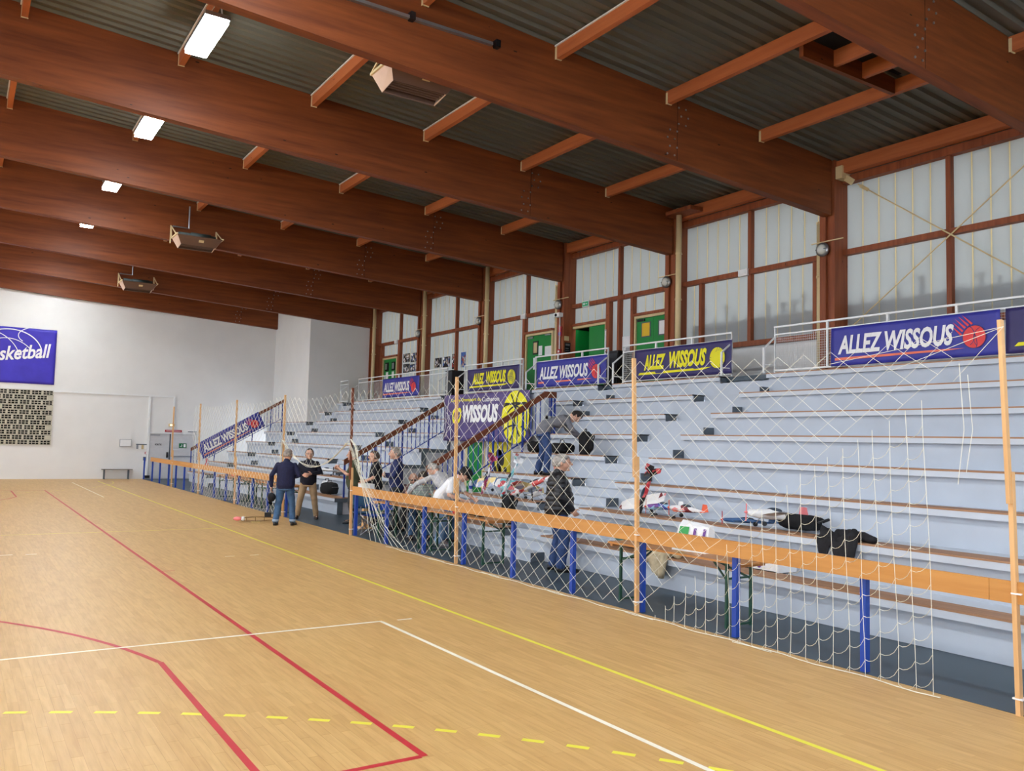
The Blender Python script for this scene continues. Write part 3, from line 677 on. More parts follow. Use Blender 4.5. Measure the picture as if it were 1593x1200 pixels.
f2.build('lettering', M_PRW, bb, o, U2, V, 0.02, fn)
# perforated block grille
gr = thing('vent_grille', 'beige perforated block grille in the far wall under the basketball banner', 'grille', (0.4, 40.75, 1.43))
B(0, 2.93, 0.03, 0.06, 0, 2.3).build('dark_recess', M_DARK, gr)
blk = MB(); bw, bh = 0.415, 0.2
for z in (0, 0.065, 0.15): blk.box(0, bw, 0, 0.04, z, z+(0.02 if z else 0.018))
blk = MB().box(0, bw, 0, 0.035, 0, 0.022).box(0, bw, 0, 0.035, bh-0.022, bh).box(0, bw, 0.004, 0.035, bh/2-0.009, bh/2+0.009)
for x in (0, 0.125, 0.257, bw-0.036): blk.box(x, x+(0.036 if x in (0, bw-0.036) else 0.02), 0.002, 0.035, 0.022, bh-0.022)
bme = blk.mesh('vent_block'); bme.materials.append(mat('beige_block', (190, 186, 170), 0.8))
for j in range(11):
    x = 0.0 if j % 2 == 0 else 0.21
    while x+bw < 2.95: o_ = link('vent_block', bme, None, gr); o_.location = (x, 0, j*0.2093+0.002); x += bw+0.004
    if j % 2: B(x, 2.93, 0.002, 0.035, j*0.2093+0.002, j*0.2093+0.2).build('half_block', MATS['beige_block'], gr)
# frame strips, conduits
wp = thing('wall_conduit', 'thin white conduit running along and down the far wall beside the door', 'conduit', (3.3, 40.78, 0))
MB().box(0, 4.9, -0.03, 0.02, 3.68, 3.74).build('horizontal_run', M_WHITE, wp); B(3.82, 3.90, -0.05, 0.02, 0.3, 3.68).build('vertical_run', M_WHITE, wp); B(4.88, 4.94, -0.05, 0.02, 2.4, 3.74).build('vertical_run', M_WHITE, wp)
dd = struct('door_1', 'grey double exit door in the far wall beside the grandstand')
MB().box(7.16, 7.22, 40.72, 40.8, 0, 2.08).box(9.16, 9.22, 40.72, 40.8, 0, 2.08).box(7.16, 9.22, 40.72, 40.8, 2.03, 2.09).build('door_frame', M_WHITE, dd)
MD = flat('door_grey', (196, 196, 198), 0.5)
B(7.23, 8.06, 40.74, 40.8, 0.02, 2.02).build('door_leaf', MD, dd); B(8.12, 9.15, 40.74, 40.8, 0.02, 2.02).build('door_leaf', MD, dd); B(8.065, 8.115, 40.735, 40.8, 0.02, 2.02).build('door_gap', M_DKGREY, dd)
MB().box(7.95, 8.02, 40.68, 40.74, 0.95, 1.2).build('door_handle', M_BLKPL, dd); MB().box(8.15, 9.1, 40.70, 40.74, 1.0, 1.04).build('push_bar', M_STEEL, dd); B(7.25, 7.65, 40.70, 40.74, 1.93, 1.99).build('door_closer', M_STEEL, dd)
Flat().text('SORTIE', 7.45, 7.73, 1.50, 1.58, 0, 0.03).build('lettering', M_PRK, dd, (0, 40.735, 0), U2, V)
ex = thing('exit_sign', 'green exit sign on the right leaf of the far door', 'exit sign', (8.48, 40.735, 1.4)); B(0, 0.33, -0.006, 0.0, 0, 0.21).build('plate', flat('sign_green', (16, 108, 62)), ex)
Flat().disc((0.12, 0.155), 0.016, 12).ribbon([(0.115, 0.135), (0.10, 0.09), (0.13, 0.06), (0.125, 0.03)], 0.018).ribbon([(0.10, 0.09), (0.07, 0.06), (0.04, 0.06)], 0.016).ribbon([(0.115, 0.125), (0.15, 0.10)], 0.012).rect(0.20, 0.29, 0.03, 0.18).build('pictogram', M_PRW, ex, (0,-0.006,0), U2, V, 0.002)
s1 = thing('wall_sign', 'long red sign above the far exit door', 'sign', (7.86, 40.76, 2.11)); B(0, 0.72, 0, 0.03, 0, 0.10).build('plate', flat('sign_red', (170, 52, 60)), s1)
Flat().rect(0.05, 0.67, 0.042, 0.058).build('print', M_PRW, s1, (0,0,0), U2, V, 0.002)
s2 = thing('wall_sign', 'small white sign with a grey band right of the red one', 'sign', (8.82, 40.76, 2.11)); B(0, 0.45, 0, 0.03, 0, 0.08).build('plate', M_PAPER, s2); Flat().rect(0.03, 0.42, 0.022, 0.058).build('print', M_DKGREY, s2, (0,0,0), U2, V, 0.002)
el = thing('emergency_light', 'small emergency light above the far exit door', 'light fitting', (8.0, 40.72, 2.36)); B(0, 0.25, 0, 0.08, 0, 0.13).build('case', M_CREAM, el); B(0.05, 0.2, -0.012, 0, 0.03, 0.1).build('lens', emit('em_lens', (1, 0.85, 0.5, 1), 1.2), el)
bx_ = thing('notice_board', 'white glazed notice box on the far wall left of the door', 'notice board', (6.0, 40.73, 1.42)); B(0, 0.48, 0, 0.07, 0, 0.32).build('case', M_STEEL, bx_); B(0.02, 0.46, -0.004, 0, 0.02, 0.30).build('panel', M_PAPER, bx_)
nb = thing('notice_strip', 'dark strip with four pinned notices beside the far door', 'notice board', (6.68, 40.76, 1.3)); B(0, 0.44, 0, 0.03, 0.21, 0.25).build('strip', M_DKGREY, nb)
for k in range(4): B(0.01+k*0.11, 0.09+k*0.11, 0.005, 0.02, 0.02, 0.2).build('paper', (M_STEEL, M_PAPER, M_CREAM, M_PAPER)[k], nb)
sw = thing('wall_switch', 'grey switch box low on the far wall by the door frame', 'switch', (7.0, 40.73, 0.82)); B(0, 0.1, 0, 0.07, 0, 0.16).build('case', M_DKGREY, sw); B(0.03, 0.07, -0.01, 0, 0.05, 0.11).build('button', M_STEEL, sw)
fa = thing('fire_alarm', 'tiny red fire alarm button by the far door frame', 'alarm', (7.06, 40.74, 1.1)); B(0, 0.1, 0, 0.06, 0, 0.1).build('case', MATS['sign_red'], fa); B(0.02, 0.08, -0.006, 0, 0.02, 0.08).build('glass', M_PAPER, fa)
bn = thing('bench', 'low bench standing against the far white wall', 'bench', (5.32, 40.4, 0))
B(0, 1.22, 0, 0.32, 0.41, 0.44).build('seat', mat('bench_grey', (122, 116, 108), 0.5), bn)
for x in (0.08, 1.05):
    for yv in (0.03, 0.26): B(x, x+0.04, yv, yv+0.03, 0, 0.41).build('leg', M_DKGREY, bn)
bn2 = thing('blue_post', 'single blue post beside the far wall, left of the railing', 'post', (6.98, 40.3, 0)); B(-0.03, 0.03, -0.03, 0.03, 0, 0.95).build('upright', M_BLUE, bn2); B(0.08, 0.3, 0.3, 0.45, 0.05, 0.16).build('foot_box', M_BLKPL, bn2)

# ================================================================== CEILING FITTINGS
def lamp(label, x, y, z, group):
    t = thing('ceiling_lamp', label, 'lamp', (x, y, z), 0, group)
    B(-0.19, 0.19, -0.74, 0.74, 0.01, 0.08).build('housing', M_STEEL, t)
    for k in range(2): B(-0.17, 0.17, -0.72+k*0.725, -0.01+k*0.725, -0.05, 0.0099).build('led_panel', M_LED, t)
    for yy in (-0.6, 0.6): MB().bar((-0.1, yy, 0.08), (0.04, yy, zt(x)-z-0.24), 0.05, 0.012).bar((0.1, yy, 0.08), (0.06, yy, zt(x)-z-0.24), 0.05, 0.012).build('bracket', M_WHITE, t)
ordn = {2: 'nearest and largest lit ceiling lamp', 3: 'second lit ceiling lamp from the camera', 4: 'third lit ceiling lamp from the camera', 5: 'fourth lit ceiling lamp, a thin bright sliver below the beams'}
for k in range(-1, 8):
    y = (YK[k]+0.2+YK[k+1])/2 if k >= 0 else -0.6
    lamp(ordn.get(k, 'unseen ceiling lamp added left of the frame to light the hall'), 3.0, y, 8.43, 'lamps in line along the hall')
    lamp('unseen ceiling lamp added left of the frame to light the hall', -5.0, y, 8.7, 'lamps in line along the hall')  # this row and the next are unseen, added for even hall light
    lamp('unseen ceiling lamp added left of the frame to light the hall', -12.0, y, 8.4, 'lamps in line along the hall')
def heater(label, x, y, z, ya):
    t = thing('radiant_heater', label, 'heater', (x, y, z), 0, 'suspended radiant heaters')
    HB = flat('heater_brown', (104, 78, 64), 0.5); HC = flat('heater_cheek', (196, 168, 148), 0.5)
    # hood: trapezoid in the y-z plane, open below
    MB().add([(-0.62,-0.30,0.20),(0.62,-0.30,0.20),(0.48,-0.10,-0.02),(-0.48,-0.10,-0.02),(-0.62,-0.285,0.215),(0.62,-0.285,0.215),(0.48,-0.09,0.0),(-0.48,-0.09,0.0)],
             [(0,1,2,3),(7,6,5,4),(0,4,5,1),(1,5,6,2),(2,6,7,3),(3,7,4,0)]).build('front_panel', HB, t)
    MB().add([(-0.48,0.32,-0.08),(0.48,0.32,-0.08),(0.62,0.42,0.2),(-0.62,0.42,0.2),(-0.48,0.31,-0.06),(0.48,0.31,-0.06),(0.62,0.41,0.215),(-0.62,0.41,0.215)],
             [(0,1,2,3),(7,6,5,4),(0,4,5,1),(1,5,6,2),(2,6,7,3),(3,7,4,0)]).build('rear_panel', HB, t)
    for s in (-1, 1):
        MB().add([(s*0.62,-0.30,0.20),(s*0.62,0.42,0.2),(s*0.48,0.32,-0.08),(s*0.48,-0.10,-0.02),(s*0.605,-0.30,0.21),(s*0.605,0.42,0.21),(s*0.465,0.32,-0.07),(s*0.465,-0.10,-0.01)],
                 [(0,1,2,3),(7,6,5,4),(0,4,5,1),(1,5,6,2),(2,6,7,3),(3,7,4,0)]).build('cheek', HC, t)
        MB().box(s*0.63-0.02, s*0.63+0.02, -0.32, 0.44, 0.2, 0.24).bar((s*0.64, 0.4, 0.22), (s*0.64, ya, 0.62), 0.03, 0.03).bar((s*0.64, ya, 0.62), (s*0.64, ya, 0.1), 0.03, 0.03).bar((s*0.64, -0.2, 0.22), (s*0.64, ya, 0.62), 0.025, 0.025).build('bracket', M_CREAM, t)
    B(-0.46, 0.46, -0.09, 0.32, 0.05, 0.07).build('burner_plate', flat('burner', (58, 42, 34), 0.6), t)
    for q in range(4): B(-0.46, 0.46, -0.06+q*0.09, -0.045+q*0.09, -0.02, 0.05).build('louvre', HB, t)
    MB().tube([(-0.5, 0.05, 0.30), (0.5, 0.05, 0.30)], 0.055, 10).tube([(-0.5, 0.25, 0.34), (0.45, 0.25, 0.34)], 0.055, 10).box(-0.2, 0.35, -0.05, 0.2, 0.22, 0.36).build('burner_tubes', flat('heater_dark', (56, 66, 64), 0.5), t, True)
    Flat().rect(-0.07, 0.07, -0.04, 0.04).build('badge', M_CREAM, t, (0.05, -0.215, 0.1), (1,0,0), Vector((0,-0.2,0.22)), 0.006)
    MB().tube([(-0.6, ya-0.05, 0.6), (-0.15, ya-0.05, 0.6), (-0.15, ya-0.05, 1.25)], 0.025, 8).build('gas_pipe', M_STEEL, t)
heater('nearest brown radiant heater hanging behind the first beam', 5.95, 12.2, 7.72, -0.52)
heater('middle brown radiant heater hanging from a beam right of the lamps', 5.5, 25.3, 7.45, 0.6)
heater('farthest brown radiant heater, just above the far white wall', 5.5, 34.95, 7.55, 0.6)
ct = thing('curtain_track', 'pale metal track bolted along the nearest full beam', 'track', (3.5, 11.36, 8.36)); B(0, 3.34, -0.03, 0.035, 0, 0.05).build('track', M_STEEL, ct)
for x in (0.4, 1.9, 3.42): MB().box(x-0.04, x+0.04, -0.07, 0.04, -0.02, 0.10).build('pulley', M_BLKPL, ct)

# ================================================================== RIGHT WALL FITTINGS
def downpipe(label, y, x=15.42, zt_=8.2):
    t = thing('downpipe', label, 'pipe', (x, y, NZ(8)), 0, 'cream downpipes')
    MB().tube([(0,0,0), (0,0,zt_-NZ(8))], 0.075, 14).build('pipe', M_CREAM, t, True)
    for z in (1.0, 2.2, 3.4): MB().tube([(0,0,z), (0,0,z+0.05)], 0.085, 14).box(-0.1, 0.12, -0.015, 0.015, z+0.015, z+0.035).build('clamp', M_CREAM, t)
downpipe('cream downpipe left of the column beside the cross bracing', 11.68+0.17, 15.72, 7.0)
downpipe('cream downpipe left of the large clear panels, right of the yellow paper door', 15.95)
downpipe('cream downpipe beside the green door with pinned papers', 21.66, 15.72, 7.0)
downpipe('cream downpipe right of the four posters', 25.5)
downpipe('cream downpipe between the two groups of posters', 30.3)
downpipe('cream downpipe at the corner of the far block wall', 35.2)
gb = thing('gutter_box', 'brown board over the top of the downpipe behind the second beam', 'board', (15.3, 15.3, 8.02)); B(-0.12, 0.4, 0, 0.9, 0, 0.1).build('plank', M_COLW, gb); B(-0.1, 0.3, 0.9, 0.92, -0.02, 0.1).build('end_plate', M_COLW, gb)
for lab, y in (('round bulkhead lamp on the column beside the cross bracing', 11.5), ('round bulkhead lamp on the column right of the yellow paper door', 16.36), ('round bulkhead lamp above the red alarm box', 21.2), ('round bulkhead lamp on the column right of the four posters', 26.05), ('round bulkhead lamp on the farthest lit column', 30.86)):
    t = thing('bulkhead_lamp', lab, 'lamp', (15.5, y+0.12, 6.35), 0, 'round bulkhead lamps on the columns')
    MB().tube([(0.03,0,0), (-0.04,0,0)], 0.15, 18).build('back_ring', M_STEEL, t, True); MB().ell((-0.04,0,0), 0.08, 0.115, 0.115, 16, 10).build('glass', flat('lamp_glass', (196, 196, 188), 0.2), t, True)
    MB().tube([(-0.07,0.13,0), (-0.11,0,0), (-0.07,-0.13,0)], 0.01, 6).build('guard', M_DKGREY, t); B(-0.0, 0.03, -0.5, 0.3, 0.16, 0.18).build('cable', M_CREAM, t)
ex2 = thing('exit_sign', 'green lit exit sign on the transom above the half-open green door', 'exit sign', (15.82, 20.2, 6.2)); B(0, 0.05, 0, 0.32, 0, 0.18).build('case', M_WHITE, ex2); B(-0.006, 0.0, 0.02, 0.30, 0.02, 0.16).build('face', M_EXITG, ex2)
Flat().poly([(0.05,0.05),(0.12,0.05),(0.12,0.11),(0.05,0.11)]).poly([(0.16,0.06),(0.26,0.08),(0.16,0.10)]).build('pictogram', M_PRW, ex2, (-0.007, 0.30, 0.01), U, V, 0.002)
for lab, y in (('small white emergency light on the transom above the pinned paper door', 23.62), ('small white emergency light on the transom of the bay with clear panels', 14.0), ('small white emergency light above the farthest green door', 33.6)):
    t = thing('emergency_light', lab, 'light fitting', (15.8, y, 6.2), 0, 'emergency lights on the transoms'); B(0, 0.07, 0, 0.28, 0, 0.16).build('case', M_PAPER, t); B(-0.01, 0, 0.04, 0.24, 0.04, 0.12).build('lens', M_WHITE, t)
# items on the column by the half-open door
ab = thing('alarm_box', 'red and blue alarm sign on the column by the half-open green door', 'alarm', (15.5, 21.14, 5.35)); B(0, 0.04, 0, 0.16, 0, 0.3).build('plate', MATS['sign_red'], ab); B(-0.004, 0, 0.02, 0.14, 0.02, 0.12).build('blue_print', M_BLUE, ab)
ab2 = thing('alarm_box', 'small red call point low on the column by the half-open green door', 'alarm', (15.48, 21.16, 4.8)); B(0, 0.05, 0, 0.14, 0, 0.14).build('case', MATS['sign_red'], ab2); B(-0.005, 0, 0.03, 0.11, 0.04, 0.1).build('glass', M_PAPER, ab2)
wc = thing('camera_box', 'white camera box with vertical cable on the same column', 'camera', (15.38, 21.16, 5.94)); B(0, 0.16, -0.05, 0.22, 0, 0.13).build('case', M_PAPER, wc); B(0.10, 0.13, 0.04, 0.06, -1.0, 0).build('cable', M_PAPER, wc); MB().tube([(-0.03, 0.1, 0.06), (0, 0.1, 0.06)], 0.045, 10).build('lens', M_BLKPL, wc)
bs = thing('wall_sign', 'black sign with white print on the column side by the half-open door', 'sign', (15.6, 21.09, 4.85)); B(0, 0.22, -0.02, 0.0, 0, 0.3).build('plate', M_BLKPL, bs); Flat().rect(0.03,0.19,0.2,0.26).rect(0.03,0.15,0.1,0.13).rect(0.03,0.17,0.04,0.06).build('print', M_STEEL, bs, (0,-0.02,0), U2, V, 0.002); B(-0.02, 0.16, -0.015, 0, 0.36, 0.5).build('card', M_CREAM, bs)
pn = thing('notice', 'white paper pinned on the panel between the two right green doors', 'notice', (15.985, 18.4, 4.6)); B(0, 0.004, 0, 0.4, 0, 0.55).build('sheet', M_PAPER, pn); Flat().rect(0.15,0.35,0.08,0.22).build('print', M_STEEL, pn, (0,0.4,0), U, V, 0.002)
ws = thing('white_pole', 'slim white pole leaning upright beside the half-open door', 'pole', (15.7, 19.22, NZ(8))); MB().tube([(0,0,0),(0,0,1.75)], 0.025, 8).build('tube', M_PAPER, ws); MB().tube([(0,0,1.75),(0,0,1.79)], 0.03, 8).build('cap', M_STEEL, ws)
# posters
PP = [((33.29, 32.66, 5.35, 5.72), 'upper left photo poster in the group of five by the farthest door', 1), ((32.57, 32.03, 5.32, 5.70), 'upper right blue photo poster in the group of five', 2), ((33.27, 32.65, 4.9, 5.27), 'lower left photo poster in the group of five', 3), ((32.62, 32.15, 4.92, 5.22), 'lower middle blue photo poster in the group of five', 2), ((32.08, 31.8, 4.89, 5.28), 'lower right narrow photo poster in the group of five', 4),
      ((30.37, 29.79, 4.95, 5.33), 'leftmost of the four posters on the pale panels', 3), ((29.68, 29.1, 4.92, 5.33), 'second of the four posters, dark with blue', 2), ((28.94, 28.56, 4.81, 5.40), 'tall reddish poster left of the mullion', 4), ((28.24, 27.88, 4.83, 5.41), 'tall blue and white poster right of the mullion', 5)]
PC = [M_PRK, flat('photo_grey', (120,124,134)), flat('photo_blue', (60,100,176)), flat('photo_skin', (196,176,160)), flat('photo_red', (170,60,60)), M_PRW]
for (y0, y1, z0, z1), lab, sd in PP:
    t = thing('poster', lab, 'poster', (15.985, y0, z0), 0, 'photo posters on the glazing'); W_, H_ = y0-y1, z1-z0
    B(0, 0.004, -W_, 0, 0, H_).build('sheet', M_PRK if sd != 5 else PC[2], t); rr = random.Random(sd*13+int(y0*10))
    for ci in range(1, 6):
        f = Flat()
        for q in range(7):
            cx, cy, ra = rr.uniform(0.08, 0.92)*W_, rr.uniform(0.08, 0.92)*H_, rr.uniform(0.02, 0.06)
            f.disc((cx, cy), ra, 7, ra*rr.uniform(0.6, 1.6))
        if (ci == 2 and sd in (1, 3)) or (ci == 4 and sd in (1, 2, 3)): continue
        f.v = [(min(max(a, 0.0), W_), min(max(b, 0.0), H_)) for a, b in f.v]
        f.build('photo_print', PC[ci], t, (0,0,0), U, V, 0.001+0.001*ci)
# black cabinets on the walkway
for lab, y, hgt in (('tall black loudspeaker cabinet at the gap in the guard rail above the purple banner', 26.65, 0.95), ('black cabinet behind the gap left of the yellow paper door banner', 17.52, 0.95)):
    t = thing('loudspeaker', lab, 'loudspeaker', (14.75, y, NZ(8)), 0, 'black cabinets on the walkway'); B(0, 0.5, 0, 0.5, 0, hgt).build('cabinet', M_BLKPL, t)
    B(-0.012, 0, 0.03, 0.47, 0.05, hgt-0.05).build('front_grille', flat('speaker_grey', (64, 66, 70), 0.7), t); MB().box(-0.02, 0.52, -0.02, 0.52, hgt, hgt+0.02).build('lid', M_BLKPL, t)
# cross bracing in the nearest bay
br = thing('cross_bracing', 'thin cream steel cross bracing rods in front of the rightmost panels', 'bracing', (15.72, 11.2, 8.0))
MB().tube([(0.02, -0.28, -0.33), (0.1, -4.45, -3.4)], 0.014, 8).build('rod', M_CREAM, br); MB().tube([(0.12, -0.05, -3.35), (0.06, -4.45, -0.2)], 0.014, 8).build('rod', M_CREAM, br)
MB().box(-0.16, 0.1, -0.02, 0.14, -0.15, 0.12).bar((0, 0.0, -0.12), (0.0, -0.17, -0.26), 0.05, 0.13).build('bracket', M_CREAM, br)
MB().bar((0.02, -0.33, -0.37), (0.025, -0.50, -0.495), 0.02, 0.07).bar((0.05, -0.33, -0.37), (0.055, -0.50, -0.495), 0.02, 0.07).build('turnbuckle', M_CREAM, br)

# ================================================================== COURT BARRIER, POLES, NET
def barrier(label, ylo, yhi, posts, joints):
    t = thing('court_barrier', label, 'barrier', (7.03, ylo, 0), 0, 'plank barriers between court and stand')
    js = [ylo] + joints + [yhi]
    for a, b in zip(js[:-1], js[1:]): B(-0.055, -0.015, a+0.002-ylo, b-0.002-ylo, 0.845, 1.015).build('plank', M_BOARD, t)
    for p in posts: MB().box(0.0, 0.06, p-0.03-ylo, p+0.03-ylo, 0.0, 0.985).box(-0.016, 0.0, p-0.02-ylo, p+0.02-ylo, 0.87, 0.98).build('post', M_BLUE, t)
barrier('near timber plank barrier on blue posts in front of the tables', 2.0, 16.78, [3.3, 4.84, 6.38, 7.86, 9.25, 10.72, 12.2, 13.62, 15.2, 16.72], [3.67, 6.95, 10.0, 13.3])
barrier('far timber plank barrier on blue posts ending by the two standing men', 21.1, 38.9, [21.2, 22.73, 24.14, 25.55, 26.97, 28.4, 30.0, 31.28, 32.76, 34.19, 35.5, 37.24, 38.85], [24.3, 27.4, 30.5, 33.6, 36.7])
poles = [(3.45, 'leaning timber net pole at the right edge of the photo'), (7.86, 'timber net pole in front of the second trestle table from the right'), (12.30, 'timber net pole in front of the man in white T-shirt'), (16.78, 'timber net pole with the gathered net, its upper half dark'), (21.2, 'timber net pole behind the man in the navy sweater'), (25.66, 'timber net pole in front of the slanting banner letters'), (30.2, 'timber net pole at the lower end of the slanting banner'), (34.5, 'timber net pole in front of the far grey door')]
for y, lab in poles:
    t = thing('net_pole', lab, 'pole', (6.99, y, 0), 0, 'timber net poles')
    sp = 1.62 if y < 9 else 1.15
    MB().bar((-0.012, 0, 0), (-0.01, 0.04, sp+0.25), 0.036, 0.05, (1,0,0)).build('lower_batten', M_POLE, t)
    MB().bar((-0.045, 0.035, sp), (-0.04, 0.09, 3.08), 0.03, 0.05, (1,0,0)).build('upper_batten', M_POLE if abs(y-16.78) > 0.1 else M_RAILB, t)
    for z in (0.12, 0.92): MB().box(-0.04, 0.05, -0.035, 0.04, z, z+0.012).build('cable_tie', M_PAPER, t)
# net: diamond mesh, lifted as a curtain between two poles
def zbot(y):
    if 16.85 <= y <= 21.2: u_ = (y-16.85)/4.35; return 1.95 - 0.62*4*u_*(1-u_)
    if 13.6 < y < 16.85: u_ = (y-13.6)/3.25; return 1.95*u_**1.9
    return 0.012
def ZC(y):      # lower edge of the stretched diamonds at the right end, cords hang straight below it
    if y > 7.6: return -1.0
    if y > 5.5: return 1.75*(7.6-y)/2.1
    return 1.75 + (5.5-y)*0.53
def make_net(label, ya, yb, morph):
    t = thing('safety_net', label, 'net', (6.9, ya, 0), 0, 'white safety nets'); dy, dz = 0.15, 0.113; N = 26
    m = MB(); pos = {}
    M = int((yb-ya)/dy)
    for a in range(M+1):
        for n in range(N+1):
            if (a+n) % 2: continue
            y = ya + a*dy; top = 2.93 + 0.10*abs(math.cos((y-3.45)/4.45*PI))**3
            z = top - n*dz
            if morph and y < 8.6 and z < ZC(y)-0.02: continue
            if morph and y < 3.9: continue
            x = 0.02*math.sin(y*1.7+n*0.3) + (0.0 if z > 0.3 else -0.05*(0.3-z))
            zb_ = zbot(y)
            if z < zb_: x -= 0.02*rnd.random() ; z = zb_ + 0.02*rnd.random(); 
            pos[(a, n)] = Vector((x, y-ya + rnd.uniform(-0.008, 0.008), max(z, 0.01)))
    for (a, n), p in pos.items():
        for da in (-1, 1):
            q = pos.get((a+da, n+1))
            if q is None or (q-p).length < 0.004: continue
            m.tube([p, q], 0.0022 if p.y+ya < 20 else 0.0034, 3, False)
    m.build('mesh_cords', M_NET, t)
    return t
nt_ = make_net('white knotted safety net hung along the near barrier and lifted at the gap', 3.9, 21.2, True)
m = MB(); YA = 3.9; prev = None
yv = [7.54-0.16*i for i in range(22)]
for i, y in enumerate(yv):          # straight hanging cords and sagging links at the right end
    zt_ = max(ZC(y), 0.05); lean_ = 0.10
    fx = lambda z, i=i, y=y: Vector((0.012*math.sin(i*2+z*3) - (0.05*(0.3-z) if z < 0.3 else 0), y-YA-0.10*(1-z/2.6), z))
    zs = [zt_-0.2*q for q in range(int(zt_/0.2)+1)] + [0.012]
    m.tube([fx(z) for z in zs], 0.0026, 3, False)
    if prev:
        z = 0.06 + 0.085*(i % 2)
        while z < zt_-0.05:
            p, q = prev(max(z-0.10, 0.012)), fx(z); mid = (p+q)/2 - Vector((0, 0, 0.045)); m.tube([p, p*0.75+q*0.25-Vector((0,0,0.032)), mid, p*0.25+q*0.75-Vector((0,0,0.04)), q], 0.0026, 3, False); z += 0.19
    prev = fx
for k in range(2):                  # loose ends by the last pole
    y = 3.85-0.07*k; m.tube([Vector((0, y-YA, 2.75-0.1*k)), Vector((0.01, y-YA-0.03, 2.2)), Vector((0, y-YA+0.02, 1.75+0.1*k))], 0.0026, 3, False)
for k in range(3): m.tube([Vector((0.02, 3.5-YA, 3.02)), Vector((0, 3.9-YA+0.6*k, 2.6+0.11*k))], 0.0022, 3, False)
for k in range(7):                  # gathered folds beside the pole at the gap
    P_ = [(16.72, 2.0), (16.5-0.02*k, 1.85), (16.05+0.03*k, 1.29), (15.29+0.09*k, 0.81-0.02*k), (14.9+0.12*k, 0.39-0.02*k), (14.0+0.25*k, 0.03)]
    pts = []
    for j in range(len(P_)-1):
        for f in (0, 0.5): pts.append(Vector((0.015*math.sin(k*2.1+j)-0.02, P_[j][0]*(1-f)+P_[j+1][0]*f-YA, P_[j][1]*(1-f)+P_[j+1][1]*f)))
    pts.append(Vector((-0.03, P_[-1][0]-YA, P_[-1][1]))); m.tube(pts, 0.0042, 4)
for k in range(3):
    m.tube([Vector((-0.02+0.01*k, 16.85-YA+4.35*u_, zbot(16.85+4.35*u_)+0.015*math.sin(u_*20+k*2)+0.012*k)) for u_ in [i/16 for i in range(17)]], 0.0045, 4)
for k in range(6):
    y0 = 4.6+k*1.7; m.tube([Vector((-0.06-0.03*math.sin(i*1.3+k), y0-YA-0.6+i*0.2, 0.012)) for i in range(12)], 0.0045, 4)
stuff(m.build('gathered_cords', M_NET, nt_))
make_net('far white safety net in front of the slanting banner rows', 21.2, 31.0, False)

# ================================================================== PEOPLE
def remesh(mb, name, voxel, smooth=3, disp=None):
    me = mb.mesh('tmp'); o = bpy.data.objects.new('tmp', me); COL.objects.link(o)
    md = o.modifiers.new('r', 'REMESH'); md.mode = 'VOXEL'; md.voxel_size = voxel; md.use_smooth_shade = True
    if smooth: sm = o.modifiers.new('s', 'SMOOTH'); sm.iterations = smooth; sm.factor = 0.5
    dg = bpy.context.evaluated_depsgraph_get(); out = bpy.data.meshes.new_from_object(o.evaluated_get(dg)); out.name = name
    bpy.data.objects.remove(o); bpy.data.meshes.remove(me)
    if disp:
        nrm = [v.normal.copy() for v in out.vertices]
        for v, n_ in zip(out.vertices, nrm): v.co = v.co + n_*disp(v.co)
    out.polygons.foreach_set('use_smooth', [True]*len(out.polygons))
    return out
def plaid_mat(name, c1, c2, c3):
    m = mat(name, c1, 0.85); nt = m.node_tree; b = nt.nodes['Principled BSDF']; tc = nt.nodes.new('ShaderNodeTexCoord')
    fac = []
    for ax, sc_ in (('X', 70), ('Z', 64)):
        wv = nt.nodes.new('ShaderNodeTexWave'); wv.bands_direction = ax; wv.inputs['Scale'].default_value = sc_/6.28; nt.links.new(tc.outputs['Object'], wv.inputs[0])
        gt = nt.nodes.new('ShaderNodeMath'); gt.operation = 'GREATER_THAN'; gt.inputs[1].default_value = 0.55; nt.links.new(wv.outputs['Fac'], gt.inputs[0]); fac.append(gt)
    m1 = nt.nodes.new('ShaderNodeMix'); m1.data_type = 'RGBA'; m1.inputs[6].default_value = lin(c1); m1.inputs[7].default_value = lin(c2); nt.links.new(fac[0].outputs[0], m1.inputs[0])
    m2 = nt.nodes.new('ShaderNodeMix'); m2.data_type = 'RGBA'; m2.inputs[7].default_value = lin(c3); nt.links.new(m1.outputs[2], m2.inputs[6]); nt.links.new(fac[1].outputs[0], m2.inputs[0])
    nt.links.new(m2.outputs[2], b.inputs['Base Color']); return m
M_SKIN = mat('skin', (206, 158, 134), 0.55, var=0.04, scale=12)
def ring(c, rx, ry, n=18): return [Vector((c[0]+rx*math.cos(2*PI*k/n), c[1]+ry*math.sin(2*PI*k/n), c[2])) for k in range(n)]
def bend(ang, side=0.0):
    """forward lean of everything above the hips (radians), about z = 0.95"""
    def f(p):
        p = Vector(p); d = p.z-0.95
        if d <= 0: return p
        t = min(1.0, d/0.3); a = ang*t*t*(3-2*t)
        y, z = p.y, d
        q = Vector((p.x, y*math.cos(a)+z*math.sin(a), 0.95+z*math.cos(a)-y*math.sin(a)))
        b_ = side*t; x, z2 = q.x, q.z-0.95
        return Vector((x*math.cos(b_)+z2*math.sin(b_), q.y, 0.95+z2*math.cos(b_)-x*math.sin(b_)))
    return f
